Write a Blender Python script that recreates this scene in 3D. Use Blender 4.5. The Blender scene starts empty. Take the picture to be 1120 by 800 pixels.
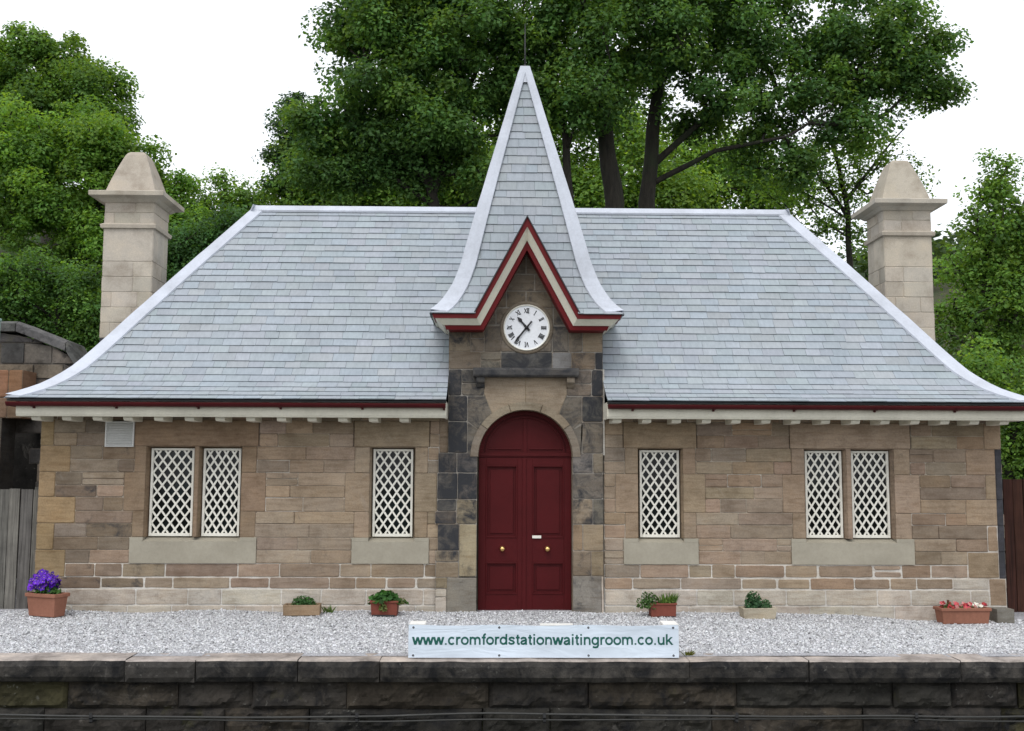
import bpy, math, random
import numpy as np
from mathutils import Vector, noise

rnd = random.Random(11)
C = bpy.context.scene.collection
R = math.radians
sc = bpy.context.scene

# ------------------------------------------------------------------ helpers
ORG = {}                                  # world origin of every object, by name


class MB:
    """collects faces with one colour each (rgb = base colour, a = soot amount)"""
    def __init__(s):
        s.v = []; s.f = []; s.c = []

    def face(s, pts, col=(.5, .5, .5, 0)):
        n = len(s.v); s.v += [tuple(p) for p in pts]
        s.f.append(tuple(range(n, n + len(pts)))); s.c.append(c4(col))

    def mesh(s, vs, fs, col=(.5, .5, .5, 0)):
        n = len(s.v); s.v += [tuple(p) for p in vs]
        for f in fs:
            s.f.append(tuple(i + n for i in f)); s.c.append(c4(col))

    def box(s, x0, x1, y0, y1, z0, z1, col=(.5, .5, .5, 0)):
        vs = [(x0, y0, z0), (x1, y0, z0), (x1, y1, z0), (x0, y1, z0), (x0, y0, z1), (x1, y0, z1), (x1, y1, z1), (x0, y1, z1)]
        s.mesh(vs, [(0, 3, 2, 1), (4, 5, 6, 7), (0, 1, 5, 4), (1, 2, 6, 5), (2, 3, 7, 6), (3, 0, 4, 7)], col)

    def prism(s, pts, a, b, axis='y', col=(.5, .5, .5, 0)):
        """polygon of two coordinates extruded along one axis"""
        def P(p, d):
            return {'y': (p[0], d, p[1]), 'x': (d, p[0], p[1]), 'z': (p[0], p[1], d)}[axis]
        n = len(pts); vs = [P(p, a) for p in pts] + [P(p, b) for p in pts]
        fs = [tuple(range(n)), tuple(range(2 * n - 1, n - 1, -1))]
        fs += [(i, i + n, (i + 1) % n + n, (i + 1) % n) for i in range(n)]
        s.mesh(vs, fs, col)

    def tube(s, pts, rad, n=8, col=(.5, .5, .5, 0), caps=True):
        pts = [Vector(p) for p in pts]
        if not hasattr(rad, '__len__'): rad = [rad] * len(pts)
        rad = [float(q) for q in rad]; rings = []; up = None
        for i, p in enumerate(pts):
            d = (pts[min(i + 1, len(pts) - 1)] - pts[max(i - 1, 0)])
            if d.length < 1e-9: d = Vector((0, 0, 1))
            d.normalize()
            if up is None:
                up = Vector((0, 0, 1)) if abs(d.z) < .9 else Vector((1, 0, 0))
            a = d.cross(up)
            if a.length < 1e-6: a = d.cross(Vector((1, .3, 0)))
            a.normalize(); b = a.cross(d); up = b
            rings.append([p + rad[i] * (math.cos(2 * math.pi * k / n) * a + math.sin(2 * math.pi * k / n) * b) for k in range(n)])
        vs = [q for r in rings for q in r]; fs = []
        for i in range(len(pts) - 1):
            for k in range(n):
                fs.append((i * n + k, i * n + (k + 1) % n, (i + 1) * n + (k + 1) % n, (i + 1) * n + k))
        if caps:
            fs.append(tuple(range(n - 1, -1, -1))); fs.append(tuple(range((len(pts) - 1) * n, len(pts) * n)))
        s.mesh(vs, fs, col)

    def lathe(s, prof, cx, cy, cz, axis='z', n=24, col=(.5, .5, .5, 0)):
        vs = []; m = len(prof)
        for k in range(n):
            a = 2 * math.pi * k / n
            for r, h in prof:
                if axis == 'z': vs.append((cx + r * math.cos(a), cy + r * math.sin(a), cz + h))
                else: vs.append((cx + r * math.cos(a), cy + h, cz + r * math.sin(a)))
        fs = []
        for k in range(n):
            for i in range(m - 1):
                fs.append((k * m + i, ((k + 1) % n) * m + i, ((k + 1) % n) * m + i + 1, k * m + i + 1))
        s.mesh(vs, fs, col)

    def build(s, name, mat, parent=None, base=None, smooth=False, local=False, bevel=0):
        me = bpy.data.meshes.new(name)
        if local: o0 = Vector((0, 0, 0))
        elif parent is not None: o0 = ORG[parent.name]
        else: o0 = Vector(base) if base is not None else Vector((0, 0, 0))
        me.from_pydata([(p[0] - o0.x, p[1] - o0.y, p[2] - o0.z) for p in s.v], [], s.f)
        at = me.attributes.new('col', 'FLOAT_COLOR', 'FACE')
        at.data.foreach_set('color', [q for c in s.c for q in c])
        me.materials.append(mat)
        if smooth: me.shade_smooth()
        o = bpy.data.objects.new(name, me); C.objects.link(o)
        if parent is not None:
            o.parent = parent; ORG[o.name] = ORG[parent.name] if not local else Vector((0, 0, 0))
        else:
            o.location = o0; ORG[o.name] = o0
        if bevel:
            b = o.modifiers.new('bevel', 'BEVEL'); b.width = bevel; b.segments = 2; b.limit_method = 'ANGLE'
        return o


def c4(c):
    return tuple(c) if len(c) == 4 else (c[0], c[1], c[2], 0.0)


def tag(o, label=None, cat=None, group=None, kind=None):
    if label: o['label'] = label
    if cat: o['category'] = cat
    if group: o['group'] = group
    if kind: o['kind'] = kind
    return o


def empty(name, loc, rz=0):
    o = bpy.data.objects.new(name, None); C.objects.link(o)
    o.location = loc; o.rotation_euler = (0, 0, rz); o.empty_display_size = .2
    ORG[o.name] = Vector(loc)
    return o


def jit(col, a=.12, h=.03):
    k = 1 + rnd.uniform(-a, a)
    return (max(.005, col[0] * k * (1 + rnd.uniform(-h, h))), max(.005, col[1] * k), max(.005, col[2] * k * (1 + rnd.uniform(-h, h))), col[3] if len(col) > 3 else 0)


# ------------------------------------------------------------------ materials
def newmat(name):
    m = bpy.data.materials.new(name); m.use_nodes = True
    nt = m.node_tree; b = nt.nodes['Principled BSDF']
    return m, nt, b


def node(nt, t, **kw):
    n = nt.nodes.new(t)
    for k, v in kw.items():
        if k in n.inputs.keys(): n.inputs[k].default_value = v
        else: setattr(n, k, v)
    return n


def mul(nt, a, b, fac=1.0, mode='MULTIPLY'):
    n = nt.nodes.new('ShaderNodeMix'); n.data_type = 'RGBA'; n.blend_type = mode
    if hasattr(fac, 'is_linked'): nt.links.new(fac, n.inputs[0])
    else: n.inputs[0].default_value = fac
    for s, i in ((a, 6), (b, 7)):
        if hasattr(s, 'is_linked'): nt.links.new(s, n.inputs[i])
        else: n.inputs[i].default_value = (*s[:3], 1)
    return n.outputs[2]


def ramp(nt, src, pts):
    n = nt.nodes.new('ShaderNodeValToRGB'); e = n.color_ramp.elements
    while len(e) < len(pts): e.new(.5)
    for el, (p, c) in zip(e, pts):
        el.position = p; el.color = (c, c, c, 1) if not hasattr(c, '__len__') else (*c[:3], 1)
    nt.links.new(src, n.inputs[0]); return n.outputs[0]


def noisetex(nt, scale, detail=6, rough=.6, vec=None, dist=0):
    n = node(nt, 'ShaderNodeTexNoise'); n.inputs['Scale'].default_value = scale
    n.inputs['Detail'].default_value = detail; n.inputs['Roughness'].default_value = rough
    n.inputs['Distortion'].default_value = dist
    if vec is None:
        tc = node(nt, 'ShaderNodeTexCoord'); vec = tc.outputs['Object']
    nt.links.new(vec, n.inputs['Vector']); return n.outputs['Fac']


def mapped(nt, sx, sy, sz):
    tc = node(nt, 'ShaderNodeTexCoord'); mp = node(nt, 'ShaderNodeMapping')
    mp.inputs['Scale'].default_value = (sx, sy, sz); nt.links.new(tc.outputs['Object'], mp.inputs['Vector'])
    return mp.outputs['Vector']


def bump(nt, b, h, strength=.3, dist=.01, prev=None):
    n = node(nt, 'ShaderNodeBump'); n.inputs['Strength'].default_value = strength; n.inputs['Distance'].default_value = dist
    nt.links.new(h, n.inputs['Height'])
    if prev is not None: nt.links.new(prev, n.inputs['Normal'])
    nt.links.new(n.outputs[0], b.inputs['Normal']); return n.outputs[0]


def attr(nt, name='col'):
    n = node(nt, 'ShaderNodeAttribute'); n.attribute_name = name
    return n


def stone_mat(name, soot=(.036, .037, .041), grain=60, bed=True, bstr=.5, lo=.7, hi=1.16):
    m, nt, b = newmat(name)
    a = attr(nt)
    n1 = noisetex(nt, 3.2, 8, .65)
    n2 = noisetex(nt, grain, 5, .7)
    n3 = noisetex(nt, 1, 6, .6, mapped(nt, 4, 4, 26), dist=.4)
    c = mul(nt, a.outputs['Color'], ramp(nt, n1, [(.28, (lo, lo * .96, lo * .92)), (.5, (1, 1, 1)), (.75, (hi, hi * .97, hi * .92))]), 1)
    c = mul(nt, c, ramp(nt, n2, [(.25, .72), (.55, 1.0), (.8, 1.2)]), .8)
    if bed: c = mul(nt, c, ramp(nt, n3, [(.3, (.72, .66, .6)), (.55, (1, 1, 1)), (.8, (1.12, 1.1, 1.06))]), .8)
    n0 = noisetex(nt, .85, 5, .6)
    c = mul(nt, c, ramp(nt, n0, [(.3, (.86, .84, .82)), (.5, (1, 1, 1)), (.7, (1.08, 1.08, 1.1))]), 1)
    n5 = noisetex(nt, 2.1, 9, .75, dist=1.2)
    c = mul(nt, c, (.42, .39, .35), ramp(nt, n5, [(.6, 0), (.85, .45)]), 'MIX')
    if not bed and grain < 40:
        n6 = noisetex(nt, 22, 4, .6, dist=.4); n7 = noisetex(nt, 1.7, 6, .65)
        lz = node(nt, 'ShaderNodeMath'); lz.operation = 'MULTIPLY'
        nt.links.new(ramp(nt, n6, [(.63, 0), (.69, 1)]), lz.inputs[0]); nt.links.new(ramp(nt, n7, [(.45, 0), (.7, .6)]), lz.inputs[1])
    # soot crust: amount from the alpha of the stone, broken up by noise
    n4 = noisetex(nt, 5.5, 8, .7, dist=.6)
    mt = node(nt, 'ShaderNodeMath'); mt.operation = 'ADD'
    nt.links.new(n4, mt.inputs[0]); nt.links.new(a.outputs['Alpha'], mt.inputs[1])
    k = ramp(nt, mt.outputs[0], [(.78, 0), (.98, 1)])
    c = mul(nt, c, soot, k, 'MIX')
    if not bed and grain < 40:
        c = mul(nt, c, (.24, .235, .21), lz.outputs[0], 'MIX')
        n8 = noisetex(nt, 2.6, 7, .7)
        c = mul(nt, c, (.06, .058, .018), ramp(nt, n8, [(.62, 0), (.8, .7)]), 'MIX')
    nt.links.new(c, b.inputs['Base Color'])
    b.inputs['Roughness'].default_value = .92; b.inputs['Specular IOR Level'].default_value = .2
    p = bump(nt, b, n2, bstr, .006)
    bump(nt, b, n1, bstr * .8, .02, p)
    return m


def paint_mat(name, col, rough=.45, dirt=.25, spec=.4, grime=(.35, .33, .3)):
    m, nt, b = newmat(name)
    n1 = noisetex(nt, 2.3, 8, .7)
    n2 = noisetex(nt, 38, 4, .6)
    c = mul(nt, col, ramp(nt, n1, [(.3, tuple(1 - dirt * (1 - g) for g in grime)), (.62, (1, 1, 1))]), 1)
    c = mul(nt, c, ramp(nt, n2, [(.3, .9), (.6, 1.04)]), .6)
    nt.links.new(c, b.inputs['Base Color'])
    r = ramp(nt, n1, [(.3, min(1, rough + .2)), (.7, rough)]); nt.links.new(r, b.inputs['Roughness'])
    b.inputs['Specular IOR Level'].default_value = spec
    bump(nt, b, n2, .12, .003)
    return m


def wood_mat(name, col, dark):
    m, nt, b = newmat(name)
    a = attr(nt)
    n1 = noisetex(nt, 1, 8, .65, mapped(nt, 40, 40, 1.6), dist=.5)
    n2 = noisetex(nt, 3, 5, .6)
    c = mul(nt, dark, col, ramp(nt, n1, [(.3, 0), (.66, 1)]), 'MIX')
    c = mul(nt, c, ramp(nt, n2, [(.3, .65), (.7, 1.15)]), 1)
    c = mul(nt, c, a.outputs['Color'], 1)
    nt.links.new(c, b.inputs['Base Color']); b.inputs['Roughness'].default_value = .85
    b.inputs['Specular IOR Level'].default_value = .2
    bump(nt, b, n1, .5, .006)
    return m


def leaf_mat(name, trans=.46):
    m, nt, b = newmat(name)
    a = attr(nt)
    nt.links.new(a.outputs['Color'], b.inputs['Base Color'])
    b.inputs['Roughness'].default_value = .55; b.inputs['Specular IOR Level'].default_value = .28
    t = node(nt, 'ShaderNodeBsdfTranslucent')
    nt.links.new(mul(nt, a.outputs['Color'], (1.75, 1.5, .6), 1), t.inputs['Color'])
    mx = node(nt, 'ShaderNodeMixShader'); mx.inputs[0].default_value = trans
    nt.links.new(b.outputs[0], mx.inputs[1]); nt.links.new(t.outputs[0], mx.inputs[2])
    nt.links.new(mx.outputs[0], nt.nodes['Material Output'].inputs['Surface'])
    return m


M = {}
M['stone'] = stone_mat('sandstone')
M['newstone'] = stone_mat('cut_stone', bed=False, bstr=.2, grain=90)
M['rough'] = stone_mat('weathered_stone', soot=(.012, .012, .013), grain=34, bed=False, bstr=1.0, lo=.35, hi=1.7)
M['cream'] = paint_mat('cream_paint', (.70, .67, .56), .5, .3)
M['white_lattice'] = paint_mat('lattice_paint', (.80, .78, .70), .5, .2)
M['red'] = paint_mat('red_paint', (.13, .008, .010), .45, .3, .2)
M['maroon'] = paint_mat('gutter_paint', (.075, .006, .008), .45, .35, .2)
M['door'] = paint_mat('door_paint', (.068, .0022, .0036), .45, .3, .2)
M['sill'] = paint_mat('sill_render', (.36, .33, .265), .85, .3, .15)
M['lead'] = paint_mat('lead_flashing', (.53, .56, .63), .6, .3, .35)
M['brass'], _nt, _b = newmat('brass'); _b.inputs['Base Color'].default_value = (.75, .5, .2, 1); _b.inputs['Metallic'].default_value = 1; _b.inputs['Roughness'].default_value = .28
nn = noisetex(_nt, 60, 3); bump(_nt, _b, nn, .1, .002)
M['dark_metal'] = paint_mat('dark_metal', (.03, .03, .032), .5, .4)
M['vent'] = paint_mat('vent_plastic', (.62, .62, .60), .5, .3)
M['cable'] = paint_mat('cable_sheath', (.045, .045, .043), .5, .5)
M['dial'] = paint_mat('dial_enamel', (.80, .82, .86), .25, .06)
M['ink'] = paint_mat('black_enamel', (.008, .008, .01), .35, .1)
M['terracotta'] = paint_mat('terracotta', (.30, .135, .09), .85, .45, .2)
M['brownpot'] = paint_mat('brown_pot', (.20, .055, .036), .6, .4, .3)
M['troughstone'] = stone_mat('trough_stone', grain=80, bstr=.7)
M['soil'] = stone_mat('soil', grain=50, bed=False)
M['leaf'] = leaf_mat('leaf')
M['petal'] = leaf_mat('petal', .2)
M['grey_wood'] = wood_mat('grey_boards', (.245, .235, .205), (.085, .08, .072))
M['brown_wood'] = wood_mat('brown_boards', (.06, .024, .016), (.02, .009, .007))
M['white_wood'] = paint_mat('white_wood', (.74, .72, .68), .6, .35)
M['teal'] = paint_mat('pale_green_paint', (.30, .42, .37), .5, .3)

m, nt, b = newmat('slate'); M['slate'] = m
a = attr(nt); n1 = noisetex(nt, 2.2, 6, .6); n2 = noisetex(nt, 1, 6, .7, mapped(nt, 30, 9, 9)); n3 = noisetex(nt, 70, 4, .7)
c = mul(nt, a.outputs['Color'], ramp(nt, n1, [(.3, (.92, .93, .93)), (.7, (1.05, 1.05, 1.04))]), 1)
c = mul(nt, c, ramp(nt, n2, [(.25, .82), (.7, 1.12)]), .8)
nt.links.new(c, b.inputs['Base Color']); b.inputs['Roughness'].default_value = .62; b.inputs['Specular IOR Level'].default_value = .35
bump(nt, b, n3, .25, .003, bump(nt, b, n2, .3, .004))

m, nt, b = newmat('bark'); M['bark'] = m
n1 = noisetex(nt, 1, 8, .7, mapped(nt, 14, 14, 2.2), dist=.8); n2 = noisetex(nt, 1.3, 5)
c = mul(nt, (.010, .009, .007), (.045, .038, .029), ramp(nt, n1, [(.3, 0), (.7, 1)]), 'MIX')
c = mul(nt, c, (.03, .05, .02), ramp(nt, n2, [(.5, 0), (.75, .7)]), 'MIX')
nt.links.new(c, b.inputs['Base Color']); b.inputs['Roughness'].default_value = .95; bump(nt, b, n1, .8, .03)

m, nt, b = newmat('pane_glass'); M['glass'] = m
n1 = noisetex(nt, 2.5, 3)
nt.links.new(mul(nt, (.002, .003, .003), (.009, .014, .015), ramp(nt, n1, [(.45, 0), (.7, 1)]), 'MIX'), b.inputs['Base Color'])  # teal patches in the colour stand for faint reflections
b.inputs['Roughness'].default_value = .07; b.inputs['Specular IOR Level'].default_value = .26
bump(nt, b, n1, .08, .01)

m, nt, b = newmat('pebbles'); M['pebble'] = m
a = attr(nt); n1 = noisetex(nt, 120, 4)
nt.links.new(mul(nt, a.outputs['Color'], ramp(nt, n1, [(.3, .82), (.7, 1.1)]), 1), b.inputs['Base Color']); b.inputs['Roughness'].default_value = .8

m, nt, b = newmat('gravel_bed'); M['gravel_bed'] = m
n1 = noisetex(nt, 45, 6, .7); n2 = noisetex(nt, 1.5, 5)
c = mul(nt, (.18, .18, .19), (.5, .495, .52), ramp(nt, n1, [(.35, 0), (.6, 1)]), 'MIX')
c = mul(nt, c, ramp(nt, n2, [(.3, .85), (.7, 1.05)]), 1)
nt.links.new(c, b.inputs['Base Color']); b.inputs['Roughness'].default_value = .9; bump(nt, b, n1, .8, .02)

m, nt, b = newmat('earth_and_grass'); M['ground'] = m
n1 = noisetex(nt, .7, 8, .7); n2 = noisetex(nt, 14, 6, .7)
c = mul(nt, (.035, .055, .018), (.07, .055, .035), ramp(nt, n1, [(.4, 0), (.65, 1)]), 'MIX')
c = mul(nt, c, ramp(nt, n2, [(.3, .6), (.7, 1.25)]), 1)
nt.links.new(c, b.inputs['Base Color']); b.inputs['Roughness'].default_value = .95; bump(nt, b, n2, .8, .08)

m, nt, b = newmat('banner_vinyl'); M['vinyl'] = m
n1 = noisetex(nt, 3, 4); n2 = noisetex(nt, 1, 4, .5, mapped(nt, 2.2, 5, 9), dist=1.2)
c = mul(nt, (.66, .74, .84), (.60, .67, .76), ramp(nt, n1, [(.35, 0), (.7, 1)]), 'MIX')
nt.links.new(c, b.inputs['Base Color']); b.inputs['Roughness'].default_value = .42; bump(nt, b, n2, .35, .03)
M['green_ink'] = paint_mat('green_lettering', (.002, .09, .07), .5, .05)

# ------------------------------------------------------------------ camera, light, sky
F_PX = 1150.0
p_, y_, r_ = R(5.56), R(1.0), R(.22)
Fv = Vector((math.sin(y_) * math.cos(p_), math.cos(y_) * math.cos(p_), math.sin(p_)))
Rv = Vector((math.cos(y_), -math.sin(y_), 0)); Uv = Rv.cross(Fv)
Rr = math.cos(r_) * Rv + math.sin(r_) * Uv; Ur = math.cos(r_) * Uv - math.sin(r_) * Rv
from mathutils import Matrix
cam = bpy.data.cameras.new('camera'); co = bpy.data.objects.new('camera', cam); C.objects.link(co)
cam.sensor_width = 36; cam.lens = 36 * F_PX / 1120; cam.clip_start = .1; cam.clip_end = 3000
EYE = Vector((0, 0, 1.65))
mw = Matrix((Rr, Ur, -Fv)).transposed().to_4x4(); mw.translation = EYE
co.matrix_world = mw; sc.camera = co


def at(px, py, Y):
    """world point at depth Y that the photograph shows at px, py"""
    d = Fv + (px - 560) / F_PX * Rr - (py - 400) / F_PX * Ur
    return EYE + d * (Y / d.y)


w = bpy.data.worlds.new('World'); sc.world = w; w.use_nodes = True; nt = w.node_tree
bg = nt.nodes['Background']
sky = nt.nodes.new('ShaderNodeTexSky'); sky.sky_type = 'NISHITA'; sky.sun_disc = False
SUN_EL, SUN_AZ = R(58), R(200)
sky.sun_elevation = SUN_EL; sky.sun_rotation = SUN_AZ; sky.air_density = 1.2; sky.dust_density = 4; sky.ozone_density = 1
hs = nt.nodes.new('ShaderNodeHueSaturation'); hs.inputs['Saturation'].default_value = .35
nt.links.new(sky.outputs[0], hs.inputs['Color'])
cl = mul(nt, hs.outputs[0], (10.6, 11.0, 11.6), .72, 'MIX')          # even cloud cover over the clear sky
nt.links.new(cl, bg.inputs['Color']); bg.inputs['Strength'].default_value = .12
sun = bpy.data.lights.new('sun', 'SUN'); sun.energy = .9; sun.angle = R(28); sun.color = (1, .97, .92)
so = bpy.data.objects.new('sun', sun); C.objects.link(so); so.location = (0, -20, 40)
sd = Vector((math.sin(SUN_AZ) * math.cos(SUN_EL), math.cos(SUN_AZ) * math.cos(SUN_EL), math.sin(SUN_EL)))
so.rotation_euler = sd.to_track_quat('Z', 'Y').to_euler()
sc.view_settings.view_transform = 'Standard'; sc.view_settings.look = 'None'
sc.view_settings.exposure = 0.30; sc.view_settings.gamma = 1; sc.view_settings.use_curve_mapping = False
try:
    sc.cycles.use_denoising = True
    sc.cycles.max_bounces = 8; sc.cycles.transparent_max_bounces = 8
except Exception:
    pass

# ------------------------------------------------------------------ ground, hill, platform
def smooth(a, b, x):
    t = min(1, max(0, (x - a) / (b - a))); return t * t * (3 - 2 * t)


def terrain(x, y):
    if y < 9.45: return -.98
    h = -.5 + .35 * smooth(16, 18, y)
    left = smooth(-1, -14, x)
    h += max(0, y - 17.5) * (.16 + .32 * left) * smooth(17, 24, y)
    if y > 45: h -= (y - 45) * (.16 + .32 * left)
    return h + .25 * noise.noise(Vector((x * .2, y * .2, 3))) * smooth(17, 20, y)


g = MB()
xs = [-220, -150, -100, -70, -50] + [-40 + 1.6 * i for i in range(51)] + [50, 70, 100, 150, 220]
ys = [-120, -60, -30, -12, -4, 2, 6, 9.2, 9.46, 9.6, 12, 15] + [16 + .9 * i for i in range(38)] + [55, 70, 100, 150, 250, 420]
vs = [(x, y, terrain(x, y)) for y in ys for x in xs]
nx = len(xs)
g.mesh(vs, [(j * nx + i, j * nx + i + 1, (j + 1) * nx + i + 1, (j + 1) * nx + i) for j in range(len(ys) - 1) for i in range(nx - 1)])
tag(g.build('ground', M['ground'], smooth=True), kind='structure')


def hillz(x, y):
    r = math.exp(-((x - 85) / 62) ** 2) * 44
    return r * smooth(105, 190, y) + 2.5 * noise.noise(Vector((x * .03, y * .03, 1))) - 3


g = MB()
xs2 = [-40 + 8 * i for i in range(33)]; ys2 = [105 + 8 * i for i in range(22)]
nx = len(xs2)
g.mesh([(x, y, hillz(x, y)) for y in ys2 for x in xs2],
       [(j * nx + i, j * nx + i + 1, (j + 1) * nx + i + 1, (j + 1) * nx + i) for j in range(len(ys2) - 1) for i in range(nx - 1)])
tag(g.build('hill', M['ground'], smooth=True), kind='structure')


def platz(x, y):
    return -.085 * smooth(2.5, 5.4, x) * smooth(9.8, 11.6, y) + .012 * noise.noise(Vector((x * .9, y * .9, 0))) + smooth(11.7, 12.2, y) * (.028 * noise.noise(Vector((x * 1.1, 3, 0))) + .012)


g = MB()
xs3 = [-42, -30, -20, -14, -10, -8] + [-7 + .25 * i for i in range(61)] + [9, 11, 14, 20, 30, 42]
ys3 = [9.45 + .2 * i for i in range(15)] + [12.6, 13.5, 15, 16.8]
nx = len(xs3)
top = [(x, y, platz(x, y)) for y in ys3 for x in xs3]
g.mesh(top, [(j * nx + i, j * nx + i + 1, (j + 1) * nx + i + 1, (j + 1) * nx + i) for j in range(len(ys3) - 1) for i in range(nx - 1)])
g.face([(-42, 9.46, 0), (42, 9.46, 0), (42, 9.46, -1), (-42, 9.46, -1)])
g.face([(-42, 16.8, 0), (-42, 16.8, -1), (42, 16.8, -1), (42, 16.8, 0)])
tag(g.build('platform', M['gravel_bed'], smooth=True), kind='structure')


# ------------------------------------------------------------------ fast mesh for very many small faces
def big_mesh(name, verts, faces, cols, mat, parent=None, base=(0, 0, 0), smooth=False):
    """verts (n,3), faces (m,k), cols (m,4)"""
    me = bpy.data.meshes.new(name); k = faces.shape[1]
    o0 = ORG[parent.name] if parent is not None else Vector(base)
    verts = np.asarray(verts, np.float32) - np.array(o0, np.float32)
    me.vertices.add(len(verts)); me.vertices.foreach_set('co', verts.ravel())
    me.loops.add(faces.size); me.loops.foreach_set('vertex_index', faces.astype(np.int32).ravel())
    me.polygons.add(len(faces)); me.polygons.foreach_set('loop_start', np.arange(0, faces.size, k, dtype=np.int32))
    me.update(calc_edges=True)
    at_ = me.attributes.new('col', 'FLOAT_COLOR', 'FACE')
    at_.data.foreach_set('color', np.asarray(cols, np.float32).ravel())
    me.materials.append(mat)
    if smooth: me.shade_smooth()
    else: me.shade_flat()
    o = bpy.data.objects.new(name, me); C.objects.link(o)
    if parent is not None: o.parent = parent
    else: o.location = o0
    ORG[o.name] = o0
    return o


rs = np.random.RandomState(5)


def leaves(cent, nrm, size, col, aspect=.62, fold=.22, rs=rs):
    """one folded leaf of two triangles at each centre; returns verts, faces, cols"""
    n = len(cent)
    d = rs.normal(size=(n, 3)); nrm = nrm / (np.linalg.norm(nrm, axis=1, keepdims=True) + 1e-9)
    d -= nrm * np.sum(d * nrm, axis=1, keepdims=True); d /= (np.linalg.norm(d, axis=1, keepdims=True) + 1e-9)
    s = np.cross(nrm, d); L = size[:, None]
    b_ = cent - d * L * .5; t_ = cent + d * L * .5
    l_ = cent - d * L * .08 + s * L * aspect * .5 + nrm * L * fold * .5
    r_ = cent - d * L * .08 - s * L * aspect * .5 + nrm * L * fold * .5
    v = np.stack([b_, r_, t_, l_], axis=1).reshape(-1, 3)
    i = np.arange(n)[:, None] * 4
    f = np.concatenate([i + np.array([[0, 1, 2]]), i + np.array([[0, 2, 3]])], axis=1).reshape(-1, 3)
    c = np.repeat(col, 2, axis=0)
    return v, f, c


# gravel: loose pale chippings
def gravel():
    n = 115000
    x = rs.uniform(-6.6, 7.4, n); y = 9.58 + (12.24 - 9.58) * rs.uniform(0, 1, n)
    s = rs.gamma(5, .0016, n).clip(.004, .022)
    z = np.array([platz(a_, b_) for a_, b_ in zip(x, y)]) + s * rs.uniform(-.1, .45, n)
    oc = np.array([[1, 0, 0], [0, 1, 0], [-1, 0, 0], [0, -1, 0], [0, 0, 1], [0, 0, -1]], float)
    ft = np.array([[0, 1, 4], [1, 2, 4], [2, 3, 4], [3, 0, 4], [1, 0, 5], [2, 1, 5], [3, 2, 5], [0, 3, 5]])
    th = rs.uniform(0, 6.28, n)
    v = oc[None] * (s[:, None, None] * rs.uniform(.65, 1.3, (n, 6, 1))) * np.array([1, .85, .7])
    cx_, sx_ = np.cos(th)[:, None], np.sin(th)[:, None]
    v = np.stack([v[..., 0] * cx_ - v[..., 1] * sx_, v[..., 0] * sx_ + v[..., 1] * cx_, v[..., 2] + v[..., 0] * rs.uniform(-.5, .5, (n, 1))], -1)
    v += np.stack([x, y, z], 1)[:, None]
    f = (np.arange(n) * 6)[:, None, None] + ft[None]
    k = rs.choice([.66, .55, .46, .33, .17], n, p=[.26, .30, .22, .15, .07]) * rs.uniform(.92, 1.06, n)
    tint = np.stack([k * rs.uniform(.97, 1.02, n), k * 1.0, k * rs.uniform(.99, 1.05, n), np.zeros(n)], 1)
    return tag(big_mesh('gravel', v.reshape(-1, 3), f.reshape(-1, 3), np.repeat(tint, 8, 0), M['pebble']), 'loose pale grey stone chippings covering the platform', 'gravel', kind='stuff')


gravel()

# ------------------------------------------------------------------ platform wall: coping stones and rough courses
pw = tag(empty('platform_wall', (.3, 9.25, -.98)), 'dark weathered stone platform edge wall with a row of heavy coping slabs', 'wall')


def rough_block(mb, x0, x1, z0, z1, yf, yb, amp, col, topcol=None, bev=.015, res=.055):
    nx_ = max(3, int((x1 - x0) / res)); nz_ = max(3, int((z1 - z0) / res)); sd = rnd.uniform(0, 90)
    vs = []
    for j in range(nz_ + 1):
        for i in range(nx_ + 1):
            u, v = i / nx_, j / nz_
            x, z = x0 + (x1 - x0) * u, z0 + (z1 - z0) * v
            e = min(x - x0, x1 - x, z - z0, z1 - z)
            d = amp * (noise.fractal(Vector((x * 4 + sd, z * 6, sd)), .8, 2.0, 4) * .7 + .35) * min(1, e / .05 + .15)
            y = yf - d + bev * max(0, 1 - e / .02) ** 2
            wob = .006 * noise.noise(Vector((x * 5, z * 5, sd)))
            vs.append((x + wob, y, z + wob))
    fs = [(j * (nx_ + 1) + i, j * (nx_ + 1) + i + 1, (j + 1) * (nx_ + 1) + i + 1, (j + 1) * (nx_ + 1) + i) for j in range(nz_) for i in range(nx_)]
    mb.mesh(vs, fs, col)
    n = len(vs)
    tl = [vs[nz_ * (nx_ + 1) + i] for i in range(nx_ + 1)]
    for i in range(nx_):                                   # top
        a_, b_ = tl[i], tl[i + 1]
        ym = yf + .03
        mb.face([a_, b_, (b_[0], ym, b_[2] + .012), (a_[0], ym, a_[2] + .012)], topcol or col)
        mb.face([(a_[0], ym, a_[2] + .012), (b_[0], ym, b_[2] + .012), (b_[0], yb, b_[2] + .014), (a_[0], yb, a_[2] + .014)], topcol or col)
    bl = vs[:nx_ + 1]
    mb.face([(x0, yb, z0), (x1, yb, z0), bl[-1], bl[0]], col)
    mb.face([bl[0], vs[nz_ * (nx_ + 1)], (x0, yb, z1 + .014), (x0, yb, z0)], col)
    mb.face([bl[-1], (x1, yb, z0), (x1, yb, z1 + .014), tl[-1]], col)


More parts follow.
